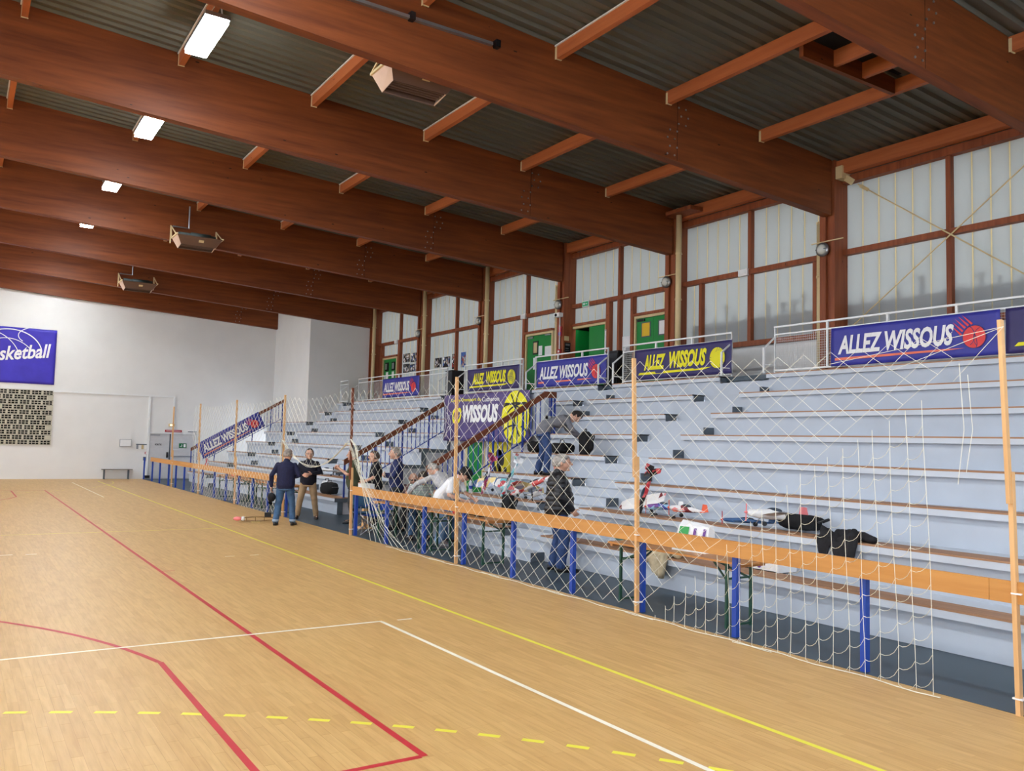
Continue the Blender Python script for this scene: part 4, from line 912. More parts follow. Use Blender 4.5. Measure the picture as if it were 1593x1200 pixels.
def hand(mb, wrist, direc, palm_n, side, curl=0.5, s=1.0):
    """palm plus five jointed fingers; direc = along the hand, palm_n = out of the palm, side = towards the thumb"""
    w_ = Vector(wrist); d = Vector(direc).normalized(); n = Vector(palm_n); n = (n-d*n.dot(d)).normalized(); t = d.cross(n).normalized()
    if t.dot(Vector(side)) < 0: t = -t
    M3 = Matrix((t, n, d)).transposed()
    mb.caps(w_-d*0.02, w_+d*0.02, 0.026*s, 0.027*s, 10)
    mb.ell(w_+d*0.055*s, 0.042*s, 0.017*s, 0.052*s, 14, 10, M3)
    for k, (off, ln) in enumerate(((0.030, 0.070), (0.010, 0.080), (-0.010, 0.074), (-0.029, 0.058))):
        p = w_ + d*0.092*s + t*off*s; a = curl*0.5; r = 0.0098*s
        for seg, q in enumerate((0.45, 0.32, 0.23)):
            dr = d*math.cos(a)+n*math.sin(a); e = p+dr*ln*q*s*1.05; mb.caps(p, e, r, r*0.92, 8); p = e; a += curl*0.85; r *= 0.95
    p = w_ + d*0.03*s + t*0.034*s; dr = (t*0.75+d*0.75+n*0.25).normalized(); e = p+dr*0.042*s; mb.caps(p, e, 0.0135*s, 0.011*s, 8)
    dr = (d*0.9+t*0.15+n*0.45).normalized(); mb.caps(e, e+dr*0.032*s, 0.011*s, 0.0095*s, 8)
def person(label, loc, rz, H=1.75, lean=0.0, side=0.0, head=(0.0, 0.0), arms=None, feet=None, top=None, trousers=None, shoes=None, hair=None, style='short', sleeve='long', extras=(), stout=1.0, knees=None, quilt=False, collar=True, curl=0.6, fz=0.0, wide=1.0):
    """faces +Y locally; arms = ((elbowL, wristL),(elbowR, wristR)) after lean; feet = ((x,y),(x,y))"""
    t = thing('person', label, 'person', loc, rz); S = H/1.75; t.scale = (S*1.10*wide, S*1.13*wide, S)
    bf = bend(lean, side)
    sh = [bf((sx*0.172, -0.005, 1.405)) for sx in (-1, 1)]
    if arms is None: arms = (((-0.245, -0.03, 1.14), (-0.25, 0.06, 0.90)), ((0.245, -0.03, 1.14), (0.25, 0.06, 0.90)))
    arms = [(Vector(e), Vector(w_)) for e, w_ in arms]
    feet = feet or ((-0.11, 0.0), (0.11, 0.0))
    kn = knees or [Vector((sx*0.10*0.5+feet[i][0]*0.5, feet[i][1]*0.5+0.035, 0.50+fz*0.5)) for i, sx in enumerate((-1, 1))]
    kn = [Vector(k) for k in kn]; hips = [Vector((sx*0.09, 0, 0.90)) for sx in (-1, 1)]
    TR = [(0.84, 0.150, 0.115, -0.01), (0.92, 0.165, 0.125, -0.01), (1.0, 0.158, 0.118, 0.0), (1.1, 0.155, 0.115, 0.005), (1.2, 0.165, 0.115, 0.0), (1.3, 0.175, 0.115, -0.005), (1.38, 0.186, 0.10, -0.01), (1.425, 0.145, 0.085, -0.012), (1.465, 0.07, 0.062, -0.012)]
    def torso(mb, grow, z0, z1, fat=1.0):
        rs = []
        for z, rx, ry, oy in TR:
            if z0 <= z <= z1:
                k = 1 + (stout-1)*max(0, 1-abs(z-1.05)/0.3); rs.append([bf(v) for v in ring((0, oy+(k-1)*0.05, z), rx*(1+(k-1)*0.5)*fat+grow, ry*k*fat+grow)])
        mb.loft(rs)
    # ---- body: one continuous remeshed surface
    mb = MB(); torso(mb, -0.012, 0.84, 1.5)
    hy, hp = head; hc0 = Vector((0, 0.028, 1.625)); nb = Vector((0, -0.008, 1.46))
    R = Matrix.Rotation(hy, 3, 'Z') @ Matrix.Rotation(-hp, 3, 'X')
    hb = bf((0, 0.0, 1.508)); Lr = Matrix.Rotation(-lean*0.75, 3, 'X') @ Matrix.Rotation(side*0.5, 3, 'Y') @ R
    hpos = lambda p: hb + Lr @ ((Vector(p)-Vector((0, 0.0, 1.52)))*1.12)
    mb.caps(bf(nb), hpos((0, 0.012, 1.56)), 0.058, 0.056, 12)
    vs = []; fs = []; nu, nv = 22, 16
    def headp(th, ph, g=0.0):
        x = math.sin(th)*math.cos(ph); y = math.sin(th)*math.sin(ph); z = math.cos(th)
        rx, ry, rz = 0.077+g, 0.097+g, 0.118+g
        if z < 0: rx *= 1-0.24*z*z; ry = ry*(1-0.10*z*z)
        py = y*ry + (0.016*max(0, -z) if y > 0 else 0.02*z*z*(-1 if z < 0 else 0)*-1*0.6)
        return Vector((x*rx, py, z*rz))
    for j in range(nv+1):
        for i in range(nu): vs.append(hpos(hc0+headp(PI*j/nv, 2*PI*i/nu)))
    for j in range(nv):
        for i in range(nu): fs.append((j*nu+i, j*nu+(i+1)%nu, (j+1)*nu+(i+1)%nu, (j+1)*nu+i))
    mb.add(vs, fs)
    mb.caps(hpos((0, 0.120, 1.645)), hpos((0, 0.140, 1.607)), 0.009, 0.016, 8)                       # nose
    mb.caps(hpos((-0.03, 0.108, 1.655)), hpos((0.03, 0.108, 1.655)), 0.012, 0.012, 8)                 # brow
    mb.caps(hpos((-0.012, 0.112, 1.578)), hpos((0.012, 0.112, 1.578)), 0.011, 0.011, 8); mb.ell(hpos((0, 0.10, 1.53)), 0.028, 0.024, 0.018, 10, 8)
    for sx in (-1, 1): mb.ell(hpos((sx*0.08, 0.015, 1.62)), 0.011, 0.02, 0.032, 10, 8)
    for i in (0, 1):
        e, w_ = arms[i]; mb.caps(sh[i]-Vector((0,0,0.015)), e, 0.036, 0.038, 12); mb.caps(e, w_, 0.039, 0.027, 12)
        d = (w_-e).normalized(); inward = Vector((1 if i == 0 else -1, 0.2, 0)); thumb = Vector((0, 1, 0)) if abs(d.z) > 0.6 else Vector((0, 0, 1))
        hand(mb, w_, d, inward, thumb, curl)
        mb.caps(hips[i], kn[i], 0.078, 0.055, 12); mb.caps(kn[i], Vector((feet[i][0], feet[i][1]-0.03, 0.09+fz)), 0.055, 0.04, 12)
        mb.caps(Vector((feet[i][0], feet[i][1]-0.03, 0.06+fz)), Vector((feet[i][0]*1.12, feet[i][1]+0.12, 0.035+fz)), 0.038, 0.03, 10)
    body = link('body', remesh(mb, 'body', 0.0075, 3), M_SKIN, t)
    # face details
    for sx in (-1, 1): MB().ell(hpos((sx*0.031, 0.110, 1.634)), 0.013, 0.008, 0.007, 10, 6).build('eye', M_PRK, body, True)
    MB().ell(hpos((0, 0.124, 1.577)), 0.022, 0.005, 0.004, 10, 6).build('mouth', flat('lips', (150, 90, 84)), body, True)
    # hair
    if hair:
        vs = []; fs = []; keep = {}
        for j in range(nv+1):
            for i in range(nu):
                th, ph = PI*j/nv, 2*PI*i/nu; p = headp(th, ph, 0.004+0.004*noise.noise(Vector((i*0.9, j*0.9, stout))))
                front = p.y > 0.035; lim = 0.052 if front else (-0.055 if p.y < -0.01 else 0.0)
                if style == 'bald': ok = (-0.055 < p.z < 0.03) and p.y < 0.02
                elif style == 'receding': ok = (p.z > -0.06 and p.y < 0.015) or (p.z > 0.085 and p.y < 0.06)
                else: ok = p.z > lim
                keep[(j, i)] = ok; vs.append(hpos(hc0+p))
        for j in range(nv):
            for i in range(nu):
                q = [(j, i), (j, (i+1)%nu), (j+1, (i+1)%nu), (j+1, i)]
                if sum(keep[k] for k in q) >= 3: fs.append(tuple(a*nu+b for a, b in q))
        me = bpy.data.meshes.new('hair'); me.from_pydata(vs, [], fs); me.update(); me.polygons.foreach_set('use_smooth', [True]*len(me.polygons))
        ho = link('hair', me, hair, t); sm = ho.modifiers.new('s', 'SOLIDIFY'); sm.thickness = 0.008; sm.offset = -1
    # ---- clothing
    mb = MB(); torso(mb, 0.012, 0.84, 1.44 if not collar else 1.47, 1.03)
    if collar: mb.caps(bf((0, -0.012, 1.44)), bf((0, -0.005, 1.485)), 0.074, 0.066, 14)
    for i in (0, 1):
        e, w_ = arms[i]; g = 0.0 if not quilt else 0.012
        if sleeve == 'long': mb.caps(sh[i]-Vector((0,0,0.012)), e, 0.056+g, 0.051+g, 12); mb.caps(e, e+(w_-e)*0.93, 0.052+g, 0.040+g, 12)
        elif sleeve == 'pushed': mb.caps(sh[i], e, 0.061, 0.054, 12); mb.caps(e, e+(w_-e)*0.3, 0.055, 0.05, 12)
        else: mb.caps(sh[i], sh[i]+(e-sh[i])*0.72, 0.062, 0.060, 12)
    dsp = (lambda c: 0.006*noise.noise(c*9) + (0.008*abs(math.sin(c.z*PI/0.075)) if quilt else 0.0))
    shirt = link('top', remesh(mb, 'top', 0.0105, 2, dsp), top, t)
    mb = MB(); rs = [ring((0, -0.008, z), rx, ry) for z, rx, ry in ((0.80, 0.165, 0.125), (0.90, 0.176, 0.136), (0.985, 0.168, 0.128))]; mb.loft(rs)
    for i in (0, 1):
        an = Vector((feet[i][0], feet[i][1]-0.03, 0.085+fz)); mb.caps(hips[i]-Vector((0, 0, 0.03)), kn[i], 0.096, 0.072, 12); mb.caps(kn[i], an, 0.072, 0.062, 12)
    link('trousers', remesh(mb, 'trousers', 0.0105, 2, lambda c: 0.007*noise.noise(Vector((c.x*8, c.y*8, c.z*14)))), trousers, t)
    for i in (0, 1):
        fx, fy = feet[i]; m = MB()
        m.loft([[Vector((fx*(1+0.12*k)+dx*wd, fy-0.10+0.29*k, zz+fz)) for dx, zz in ((-1, 0.0), (1, 0.0), (1, hh*0.6), (0.6, hh), (-0.6, hh), (-1, hh*0.6))] for k, wd, hh in ((0, 0.026, 0.07), (0.12, 0.037, 0.095), (0.45, 0.042, 0.085), (0.75, 0.048, 0.06), (0.95, 0.038, 0.045), (1.0, 0.02, 0.03))])
        m.build('shoe', shoes or M_BLKPL, t, True)
    for ex_ in extras:
        if ex_ == 'glasses' or ex_ == 'sunglasses':
            m = MB()
            for sx in (-1, 1):
                c = hpos((sx*0.032, 0.126, 1.634))
                m.tube([hpos((sx*0.032+0.022*math.cos(a*PI/6), 0.126, 1.634+0.017*math.sin(a*PI/6))) for a in range(13)], 0.0028, 5)
                m.tube([hpos((sx*0.055, 0.122, 1.638)), hpos((sx*0.082, 0.03, 1.64))], 0.0028, 5)
                if ex_ == 'sunglasses': m.ell(c, 0.02, 0.004, 0.016, 10, 6)
            m.tube([hpos((-0.012, 0.128, 1.638)), hpos((0.012, 0.128, 1.638))], 0.0028, 5); m.build('glasses', M_BLKPL, t)
        elif ex_ == 'cap':
            m = MB(); m.loft([[hpos((0.088*k*math.cos(a*PI/9), 0.02+0.108*k*math.sin(a*PI/9), z)) for a in range(18)] for z, k in ((1.665, 1.02), (1.70, 1.0), (1.735, 0.82), (1.752, 0.4))])
            m.build('cap', M_BLACK, t, True); MB().loft([[hpos((0.075*math.cos(a)*k, 0.10+0.085*math.sin(a)*k+0.0, 1.672-0.02*k+dz)) for a in [i*PI/8 for i in range(9)]] for k, dz in ((0.3, 0), (1.0, 0), (1.0, 0.006), (0.3, 0.006))]).build('cap_brim', M_BLACK, t)
        elif ex_ == 'belt': MB().loft([ring((0, -0.006, z), 0.176*stout**0.3, 0.136*stout**0.5) for z in (0.965, 1.0)]).build('belt', M_BLKPL, t)
        elif ex_ == 'cuffs':
            for i in (0, 1): MB().tube([(feet[i][0], feet[i][1]-0.03, 0.09), (feet[i][0], feet[i][1]-0.03, 0.14)], 0.07, 14).build('trouser_cuff', flat('denim_pale', (150, 168, 188), 0.8), t, True)
    return t
J_BLUE = mat('jeans_blue', (44, 66, 108), 0.8, var=0.1, scale=14); J_MID = mat('jeans_mid', (62, 92, 126), 0.8, var=0.12, scale=10); J_LIGHT = mat('jeans_light', (128, 158, 192), 0.8, var=0.1, scale=10)
KHAKI = mat('khaki_cloth', (160, 132, 100), 0.85, var=0.06, scale=8); NAVY = mat('navy_knit', (30, 32, 62), 0.9, var=0.08, scale=20); BLKNAVY = mat('dark_knit', (24, 24, 38), 0.9, var=0.08, scale=20)
OLIVE = mat('olive_cotton', (74, 78, 56), 0.9, var=0.06); BLKT = mat('black_cotton', (26, 26, 34), 0.9, var=0.06); GREYH = mat('grey_marl', (178, 176, 178), 0.9, var=0.06, scale=30); GREYD = mat('grey_hoodie', (112, 112, 118), 0.9, var=0.06, scale=30)
WHT = mat('white_cotton', (236, 236, 238), 0.9, var=0.02); PUFF = mat('black_nylon', (26, 26, 30), 0.38, var=0.06, scale=20); DKTR = mat('dark_trousers', (44, 44, 48), 0.85, var=0.06)
H_GREY = mat('hair_grey', (138, 128, 120), 0.7, var=0.22, scale=22); H_WHITE = mat('hair_white', (158, 152, 146), 0.7, var=0.22, scale=22); H_DARK = mat('hair_dark', (42, 34, 30), 0.7, var=0.1, scale=40); H_BRN = mat('hair_brown', (86, 70, 60), 0.7, var=0.1, scale=40)
PL1 = plaid_mat('plaid_red', (186, 168, 166), (142, 66, 70), (104, 76, 80)); PL2 = plaid_mat('plaid_green', (206, 206, 206), (112, 160, 124), (138, 138, 144))
def face(dx, dy): return math.atan2(-dx, dy)       # rotation so that local +Y points along (dx, dy)
person('man in navy sweater and blue jeans seen from behind on the court edge', (6.36, 19.2, 0), face(0.55, 1.0), 1.73, lean=0.06, head=(-0.35, 0.08), arms=(((-0.285, -0.04, 1.14), (-0.30, 0.04, 0.88)), ((0.27, -0.02, 1.15), (0.17, 0.20, 1.10))),
       feet=((-0.17, 0.0), (0.17, 0.06)), top=NAVY, trousers=J_MID, hair=H_GREY, style='receding', extras=('cuffs',), stout=1.25)
person('man in dark sweater and khaki trousers talking with open hands', (7.40, 20.6, 0), face(-0.45, -1.0), 1.73, head=(0.15, 0.05), arms=(((-0.27, 0.0, 1.16), (-0.08, 0.22, 1.13)), ((0.27, 0.0, 1.16), (0.10, 0.24, 1.10))),
       feet=((-0.20, 0.0), (0.22, 0.03)), top=BLKNAVY, trousers=KHAKI, shoes=flat('shoe_brown', (48, 38, 32)), hair=H_DARK, style='receding', extras=('glasses', 'belt'), stout=1.15)
person('grey-haired man in black quilted jacket standing behind the near barrier', (8.08, 11.0, 0), face(0.9, -0.42), 1.83, head=(-0.05, 0.0), arms=(((-0.26, -0.04, 1.14), (-0.17, 0.11, 0.97)), ((0.26, -0.04, 1.13), (0.19, 0.12, 0.94))),
       feet=((-0.10, 0.0), (0.12, 0.05)), top=PUFF, trousers=J_BLUE, hair=H_WHITE, style='short', stout=1.35, quilt=True, wide=1.12)
person('man in olive T-shirt raising clasped hands beside the gathered net', (8.02, 19.2, 0), face(-0.95, 0.5), 1.75, head=(0.1, 0.08), arms=(((-0.22, 0.12, 1.16), (-0.04, 0.32, 1.30)), ((0.24, 0.10, 1.14), (0.05, 0.32, 1.27))),
       top=OLIVE, trousers=DKTR, hair=H_GREY, sleeve='short', style='receding', stout=1.2)
person('man in black T-shirt and glasses facing left behind the barrier', (8.25, 18.45, 0), face(-0.9, 0.45), 1.73, head=(0.05, 0.1), arms=(((-0.24, 0.04, 1.13), (-0.12, 0.24, 1.02)), ((0.24, 0.04, 1.13), (0.10, 0.24, 1.02))),
       top=BLKT, trousers=DKTR, hair=H_BRN, style='receding', sleeve='short', extras=('glasses',), stout=1.1)
person('tall man in navy pullover with folded arms behind the barrier', (8.35, 17.55, 0), face(-0.95, 0.4), 1.83, head=(0.0, 0.0), arms=(((-0.25, 0.06, 1.15), (0.08, 0.20, 1.13)), ((0.25, 0.06, 1.15), (-0.06, 0.22, 1.17))),
       top=mat('navy_pullover', (38, 46, 88), 0.9, var=0.06), trousers=DKTR, hair=H_GREY, style='short', stout=1.05)
SEAT = [Vector((-0.14, 0.42, 0.93)), Vector((0.14, 0.42, 0.93))]
person('bald man in red plaid shirt and dark glasses sitting behind the table', (8.82, 17.62, -0.42), face(-0.55, -1.0), 1.74, lean=0.36, head=(0.1, 0.1), arms=(((-0.28, 0.16, 1.10), (-0.18, 0.36, 1.12)), ((0.28, 0.16, 1.10), (0.18, 0.36, 1.12))),
       feet=((-0.15, 0.44), (0.15, 0.44)), knees=SEAT, fz=0.42, top=PL1, trousers=DKTR, hair=None, style='bald', sleeve='pushed', extras=('sunglasses',), stout=1.15)
person('dark-haired bearded man in green plaid shirt sitting and looking down', (8.2, 16.02, -0.36), face(-0.5, -1.0), 1.78, lean=0.22, head=(0.35, 0.45), arms=(((-0.26, 0.14, 1.12), (-0.10, 0.34, 1.10)), ((0.26, 0.14, 1.12), (0.12, 0.34, 1.10))),
       feet=((-0.15, 0.42), (0.15, 0.42)), knees=SEAT, fz=0.36, top=PL2, trousers=J_MID, hair=H_DARK, style='short', sleeve='long', stout=1.1)
person('white-haired man in pale grey hoodie reaching across the table', (8.32, 14.98, 0), face(-0.15, 1.0), 1.76, lean=0.79, head=(0.25, 0.15), arms=(((-0.36, 0.52, 1.12), (-0.38, 0.74, 0.93)), ((0.26, 0.40, 1.10), (0.16, 0.60, 0.96))),
       top=GREYH, trousers=J_MID, hair=H_WHITE, style='short', stout=1.1)
person('man in white T-shirt and black cap leaning over the trestle table', (7.92, 14.62, -0.10), face(0.6, -0.8), 1.76, lean=0.6, fz=0.10, head=(0.0, 0.4), arms=(((-0.25, 0.34, 1.10), (-0.12, 0.56, 1.00)), ((0.29, 0.28, 1.08), (0.18, 0.52, 0.97))),
       feet=((-0.12, -0.06), (0.14, 0.08)), top=WHT, trousers=J_LIGHT, shoes=flat('shoe_grey', (120, 120, 124)), hair=H_DARK, style='short', sleeve='short', extras=('cap',), stout=1.1)
person('man in grey hoodie bending over a rucksack on the stand', (10.42, 14.75, NZ(3)), face(0.85, -0.35), 1.76, lean=1.05, head=(0.0, 0.3), arms=(((-0.22, 0.50, 0.98), (-0.10, 0.68, 0.82)), ((0.22, 0.48, 0.96), (0.10, 0.70, 0.80))),
       feet=((-0.12, -0.05), (0.13, 0.06)), top=GREYD, trousers=J_BLUE, hair=H_DARK, style='short', extras=(), stout=1.05)

# ================================================================== TABLES, CHAIRS
def trestle(label, y0, y1, x0=7.24, x1=7.73, z=0.745, group='folding trestle tables by the barrier'):
    t = thing('trestle_table', label, 'table', (x0, y0, 0), 0, group); W_, L = x1-x0, y1-y0
    m = MB(); n = 3
    for i in range(n): m.box(W_*i/n+0.003, W_*(i+1)/n-0.003, 0, L, z-0.025, z)
    for i in range(n): B(W_*i/n+0.002, W_*(i+1)/n-0.002, 0, L, z-0.025, z).build('tabletop_board', M_TABLE, t)
    for y in (0.05, L-0.09): B(0.01, W_-0.01, y, y+0.04, z-0.055, z-0.026).build('batten', M_TABLE, t)
    for y, s in ((0.22, 1), (L-0.22, -1)):
        for x in (0.05, W_-0.05): MB().box(x-0.018, x+0.018, y-0.014, y+0.014, 0, z-0.03).build('leg', M_DKGREEN, t)
        for h_ in (0.03, z-0.20): MB().bar((0.05, y, h_), (W_-0.05, y, h_), 0.02, 0.022).build('crossbar', M_DKGREEN, t)
        for x in (0.05, W_-0.05): MB().bar((x, y, z-0.22), (W_/2, y+s*0.42, z-0.03), 0.012, 0.024).build('brace', M_DKGREEN, t)
trestle('trestle table with wooden top and green legs nearest the camera', 6.5, 8.75)
trestle('trestle table in front of the man in white T-shirt', 11.75, 14.0)
trestle('trestle table in front of the plaid shirt men', 14.05, 16.3)
trestle('far trestle table closest to the two standing men', 21.9, 24.1, 7.2, 7.75)
trestle('far trestle table second from the standing men', 24.2, 26.4, 7.2, 7.75)
trestle('farthest trestle table by the slanting banner', 26.5, 28.7, 7.2, 7.75)
M_CHB = flat('camp_blue', (28, 66, 150), 0.8); M_CHT = flat('camp_teal', (58, 96, 126), 0.8)
def camp_chair(label, loc, rz, cloth):
    t = thing('camping_chair', label, 'chair', loc, rz, 'folding camping chairs'); a, b, h_ = 0.27, 0.25, 0.42
    c = [(-a,-b),(a,-b),(a,b),(-a,b)]
    for i in range(4):
        p, q = c[i], c[(i+1)%4]
        for u_, v_ in ((p, q), (q, p)): MB().tube([(u_[0],u_[1],0.01), (v_[0],v_[1],h_)], 0.009, 6).build('leg', M_STEEL, t)
    for x in (-a, a): MB().tube([(x,-b,h_), (x,-b-0.06,0.88)], 0.009, 6).tube([(x,b,h_), (x,b,0.6)], 0.009, 6).build('upright', M_STEEL, t)
    sheet('seat', cloth, t, (-a,-b,h_), (1,0,0), (0,1,0), 2*a, 2*b, lambda u_, v_: -0.06*math.sin(PI*u_/(2*a))*math.sin(PI*v_/(2*b)), 10, 10)
    sheet('backrest', cloth, t, (-a,-b-0.01,h_+0.06), (1,0,0), (0,-0.13,1), 2*a, 0.42, lambda u_, v_: 0.05*math.sin(PI*u_/(2*a)), 10, 6)
    for x in (-a, a): sheet('armrest', cloth, t, (x-0.035,-b,0.62), (1,0,0), (0,1,0), 0.07, 2*b, lambda u_, v_: -0.03*math.sin(PI*v_/(2*b)), 3, 6)
camp_chair('blue folding camping chair behind the barrier beside the net pole', (7.50, 16.64, 0), 2.4, M_CHB)
camp_chair('teal folding camping chair left of the blue one', (7.55, 17.32, 0), 2.9, M_CHT)
camp_chair('dark folding camping chair under the bearded man', (8.2, 16.02, 0), face(-0.5, -1.0), flat('camp_dark', (40, 42, 46), 0.8))

camp_chair('dark folding camping chair under the bald man in plaid', (8.82, 17.62, 0), face(-0.55, -1.0), MATS['camp_dark'])

# ================================================================== MODEL AIRCRAFT
def model_plane(label, loc, rot, span=1.0, length=0.9, c_f=None, c_w=None, c_t=None, c_tip=None, prop=M_BLKPL, fat=0.05, gear=True, group='model aircraft on the stand'):
    """nose along +X, wings along Y"""
    t = thing('model_aircraft', label, 'model aircraft', loc, 0, group); t.rotation_euler = rot; L = length; f = fat
    rs = []
    for x, k, zc in ((0.5, 0.35, 0.0), (0.46, 0.75, 0.0), (0.3, 1.0, 0.0), (0.1, 1.15, 0.01), (-0.1, 0.9, 0.005), (-0.35, 0.45, 0.0), (-0.5, 0.2, 0.0)):
        rs.append([Vector((x*L, f*k*0.75*math.cos(a*PI/5), zc+f*k*math.sin(a*PI/5))) for a in range(10)])
    MB().loft(rs).build('fuselage', c_f, t, True)
    for s in (-1, 1):
        def wing(y0, y1, ch0, ch1, nm, m):
            MB().loft([[Vector((0.16*L-ch*(0.05-q)*0+ch*(0.4-q), s*y, -0.01+zz+abs(y)*0.04)) for q, zz in ((0, 0), (0.3, 0.012), (1, 0), (0.3, -0.008))] for y, ch in ((y0, ch0), (y1, ch1))]).build(nm, m, t)
        wing(0.02, span*0.36, 0.26*L, 0.22*L, 'wing', c_w); wing(span*0.36, span*0.5, 0.22*L, 0.15*L, 'wing_tip', c_tip or c_t)
        MB().loft([[Vector((-0.46*L+ch*(0.4-q), s*y, zz)) for q, zz in ((0, 0), (0.3, 0.006), (1, 0), (0.3, -0.005))] for y, ch in ((0.0, 0.16*L), (span*0.19, 0.11*L))]).build('tailplane', c_t, t)
        if gear:
            MB().tube([(0.25*L, s*0.03, -f*0.7), (0.27*L, s*0.13, -f-0.07)], 0.006, 5).build('gear_strut', M_STEEL, t); MB().tube([(0.27*L, s*0.12, -f-0.075), (0.27*L, s*0.145, -f-0.075)], 0.032, 12).build('wheel', M_BLKPL, t)
    MB().loft([[Vector((-0.48*L+ch*(0.4-q), yy, z)) for q, yy in ((0, 0), (0.3, 0.005), (1, 0), (0.3, -0.005))] for z, ch in ((0.0, 0.20*L), (0.19*L, 0.12*L))]).build('fin', c_t, t)
    MB().ell((0.02*L, 0, f*1.05), 0.14*L, f*0.5, f*0.6, 12, 8).build('canopy', flat('canopy_glass', (60, 68, 78), 0.15), t, True)
    m = MB().ell((0.52*L, 0, 0), 0.03, 0.018, 0.018, 8, 6); m.build('spinner', prop, t, True)
    MB().box(0.515*L, 0.522*L, -0.012, 0.012, -0.12, 0.12).build('propeller', prop, t)
    return t
C = lambda n, c: flat('model_'+n, c, 0.4)
def patch_mat(name, cols, scale=9.0):
    m = bpy.data.materials.new(name); m.use_nodes = True; nt = m.node_tree; b = nt.nodes['Principled BSDF']; b.inputs['Roughness'].default_value = 0.4
    tc = nt.nodes.new('ShaderNodeTexCoord'); vo = nt.nodes.new('ShaderNodeTexVoronoi'); vo.inputs['Scale'].default_value = scale; nt.links.new(tc.outputs['Object'], vo.inputs['Vector'])
    sp = nt.nodes.new('ShaderNodeSeparateColor'); nt.links.new(vo.outputs['Color'], sp.inputs[0]); cr = nt.nodes.new('ShaderNodeValToRGB'); nt.links.new(sp.outputs[0], cr.inputs[0]); cr.color_ramp.interpolation = 'CONSTANT'
    n = len(cols)
    while len(cr.color_ramp.elements) < n: cr.color_ramp.elements.new(0.5)
    for i, c_ in enumerate(cols): cr.color_ramp.elements[i].position = i/n; cr.color_ramp.elements[i].color = lin(c_)
    nt.links.new(cr.outputs[0], b.inputs['Base Color']); return m
D_RB = patch_mat('decal_red_black', ((26,22,24), (190,52,60), (34,28,30), (210,90,90), (26,22,24)), 11); D_WP = patch_mat('decal_white_pink', ((228,224,224), (228,224,224), (226,140,140), (120,40,44), (228,224,224)), 8)
D_PB = patch_mat('decal_purple_blue', ((110,64,140), (150,190,220), (60,70,150), (226,226,230)), 10); D_YW = patch_mat('decal_yellow_white', ((236,232,226), (240,214,140), (236,232,226), (160,170,200)), 7); D_TW = patch_mat('decal_teal_white', ((226,228,230), (110,186,196), (226,228,230), (190,70,80)), 8); D_MG = patch_mat('decal_magenta', ((150,50,90), (226,222,226), (90,70,140), (200,90,110)), 10); D_RW = patch_mat('decal_red_white', ((206,90,86), (230,224,222), (190,60,60)), 9)
WHT_, RED_, BLK_, BLU_, PUR_, ORA_, YEL_, TEA_, PNK_, GRY_ = C('white', (232,230,228)), C('red', (196,52,52)), C('black', (30,28,30)), C('blue', (46,84,130)), C('purple', (110,64,140)), C('orange', (232,104,72)), C('yellow', (240,214,140)), C('teal', (110,186,196)), C('pink', (236,130,130)), C('grey', (130,130,132))
Z2 = NZ(2)
model_plane('white model aircraft with red and black tail standing tail up against the riser', (9.66, 10.72, Z2+0.30), (0.35, 0.95, 0.35+PI), 1.05, 0.95, D_RB, WHT_, D_RB, D_WP, M_BLKPL)
model_plane('small purple and blue model aircraft lying on the second row', (9.52, 10.12, Z2+0.14), (0.1, 0.0, 2.2), 0.42, 0.55, D_PB, D_PB, WHT_, PUR_, C('redprop', (206,60,48)))
model_plane('small white model aircraft with orange tips beside the purple one', (9.54, 9.62, Z2+0.14), (-0.1, -0.05, 1.9), 0.45, 0.60, D_WP, WHT_, ORA_, ORA_, ORA_)
model_plane('flat dark blue model aircraft with red nose on the second row', (9.55, 8.42, Z2+0.07), (0.0, 0.0, 1.9), 0.5, 0.75, BLU_, BLU_, BLU_, BLU_, RED_, 0.035, gear=False)
model_plane('white model aircraft with pink propeller and grey wing tip', (9.58, 7.95, Z2+0.19), (0.12, -0.1, 2.75), 1.0, 0.85, WHT_, WHT_, PNK_, GRY_, PNK_, 0.065)
model_plane('magenta and white model aircraft standing on its nose beside the bottle', (9.66, 15.75, Z2+0.36), (0.2, 1.05, 0.5+PI), 0.7, 0.95, D_MG, D_YW, D_MG, BLU_, M_BLKPL)
model_plane('teal and white model aircraft leaning tail up in the middle of the pile', (9.72, 14.95, Z2+0.36), (-0.2, 1.0, 0.2+PI), 0.6, 0.95, D_TW, D_TW, D_TW, WHT_, M_BLKPL)
model_plane('long white and yellow model aircraft with red tail behind the man in black', (9.64, 13.95, Z2+0.30), (0.25, 0.42, 2.0), 0.9, 1.25, D_RW, D_YW, D_RW, D_RW, M_BLKPL, 0.055)
model_plane('small white model aircraft with dark engine low on the second row', (9.60, 13.75, Z2+0.12), (0.1, 0.0, 0.6+PI), 0.5, 0.6, WHT_, WHT_, YEL_, BLK_, M_BLKPL)
model_plane('pale model aircraft on the second row behind the man in khaki trousers', (9.55, 25.0, Z2+0.14), (0, 0, 2.4), 0.7, 0.7, WHT_, BLK_, GRY_, WHT_, M_BLKPL)
model_plane('small grey model aircraft on the second row left of the handrail', (9.5, 24.0, Z2+0.14), (0, 0, 1.6), 0.6, 0.6, GRY_, GRY_, WHT_, BLK_, M_BLKPL)
model_plane('teal model aircraft between the two standing men', (8.72, 26.6, NZ(1)+0.14), (0, 0, 1.2), 0.7, 0.7, TEA_, TEA_, WHT_, TEA_, M_BLKPL)
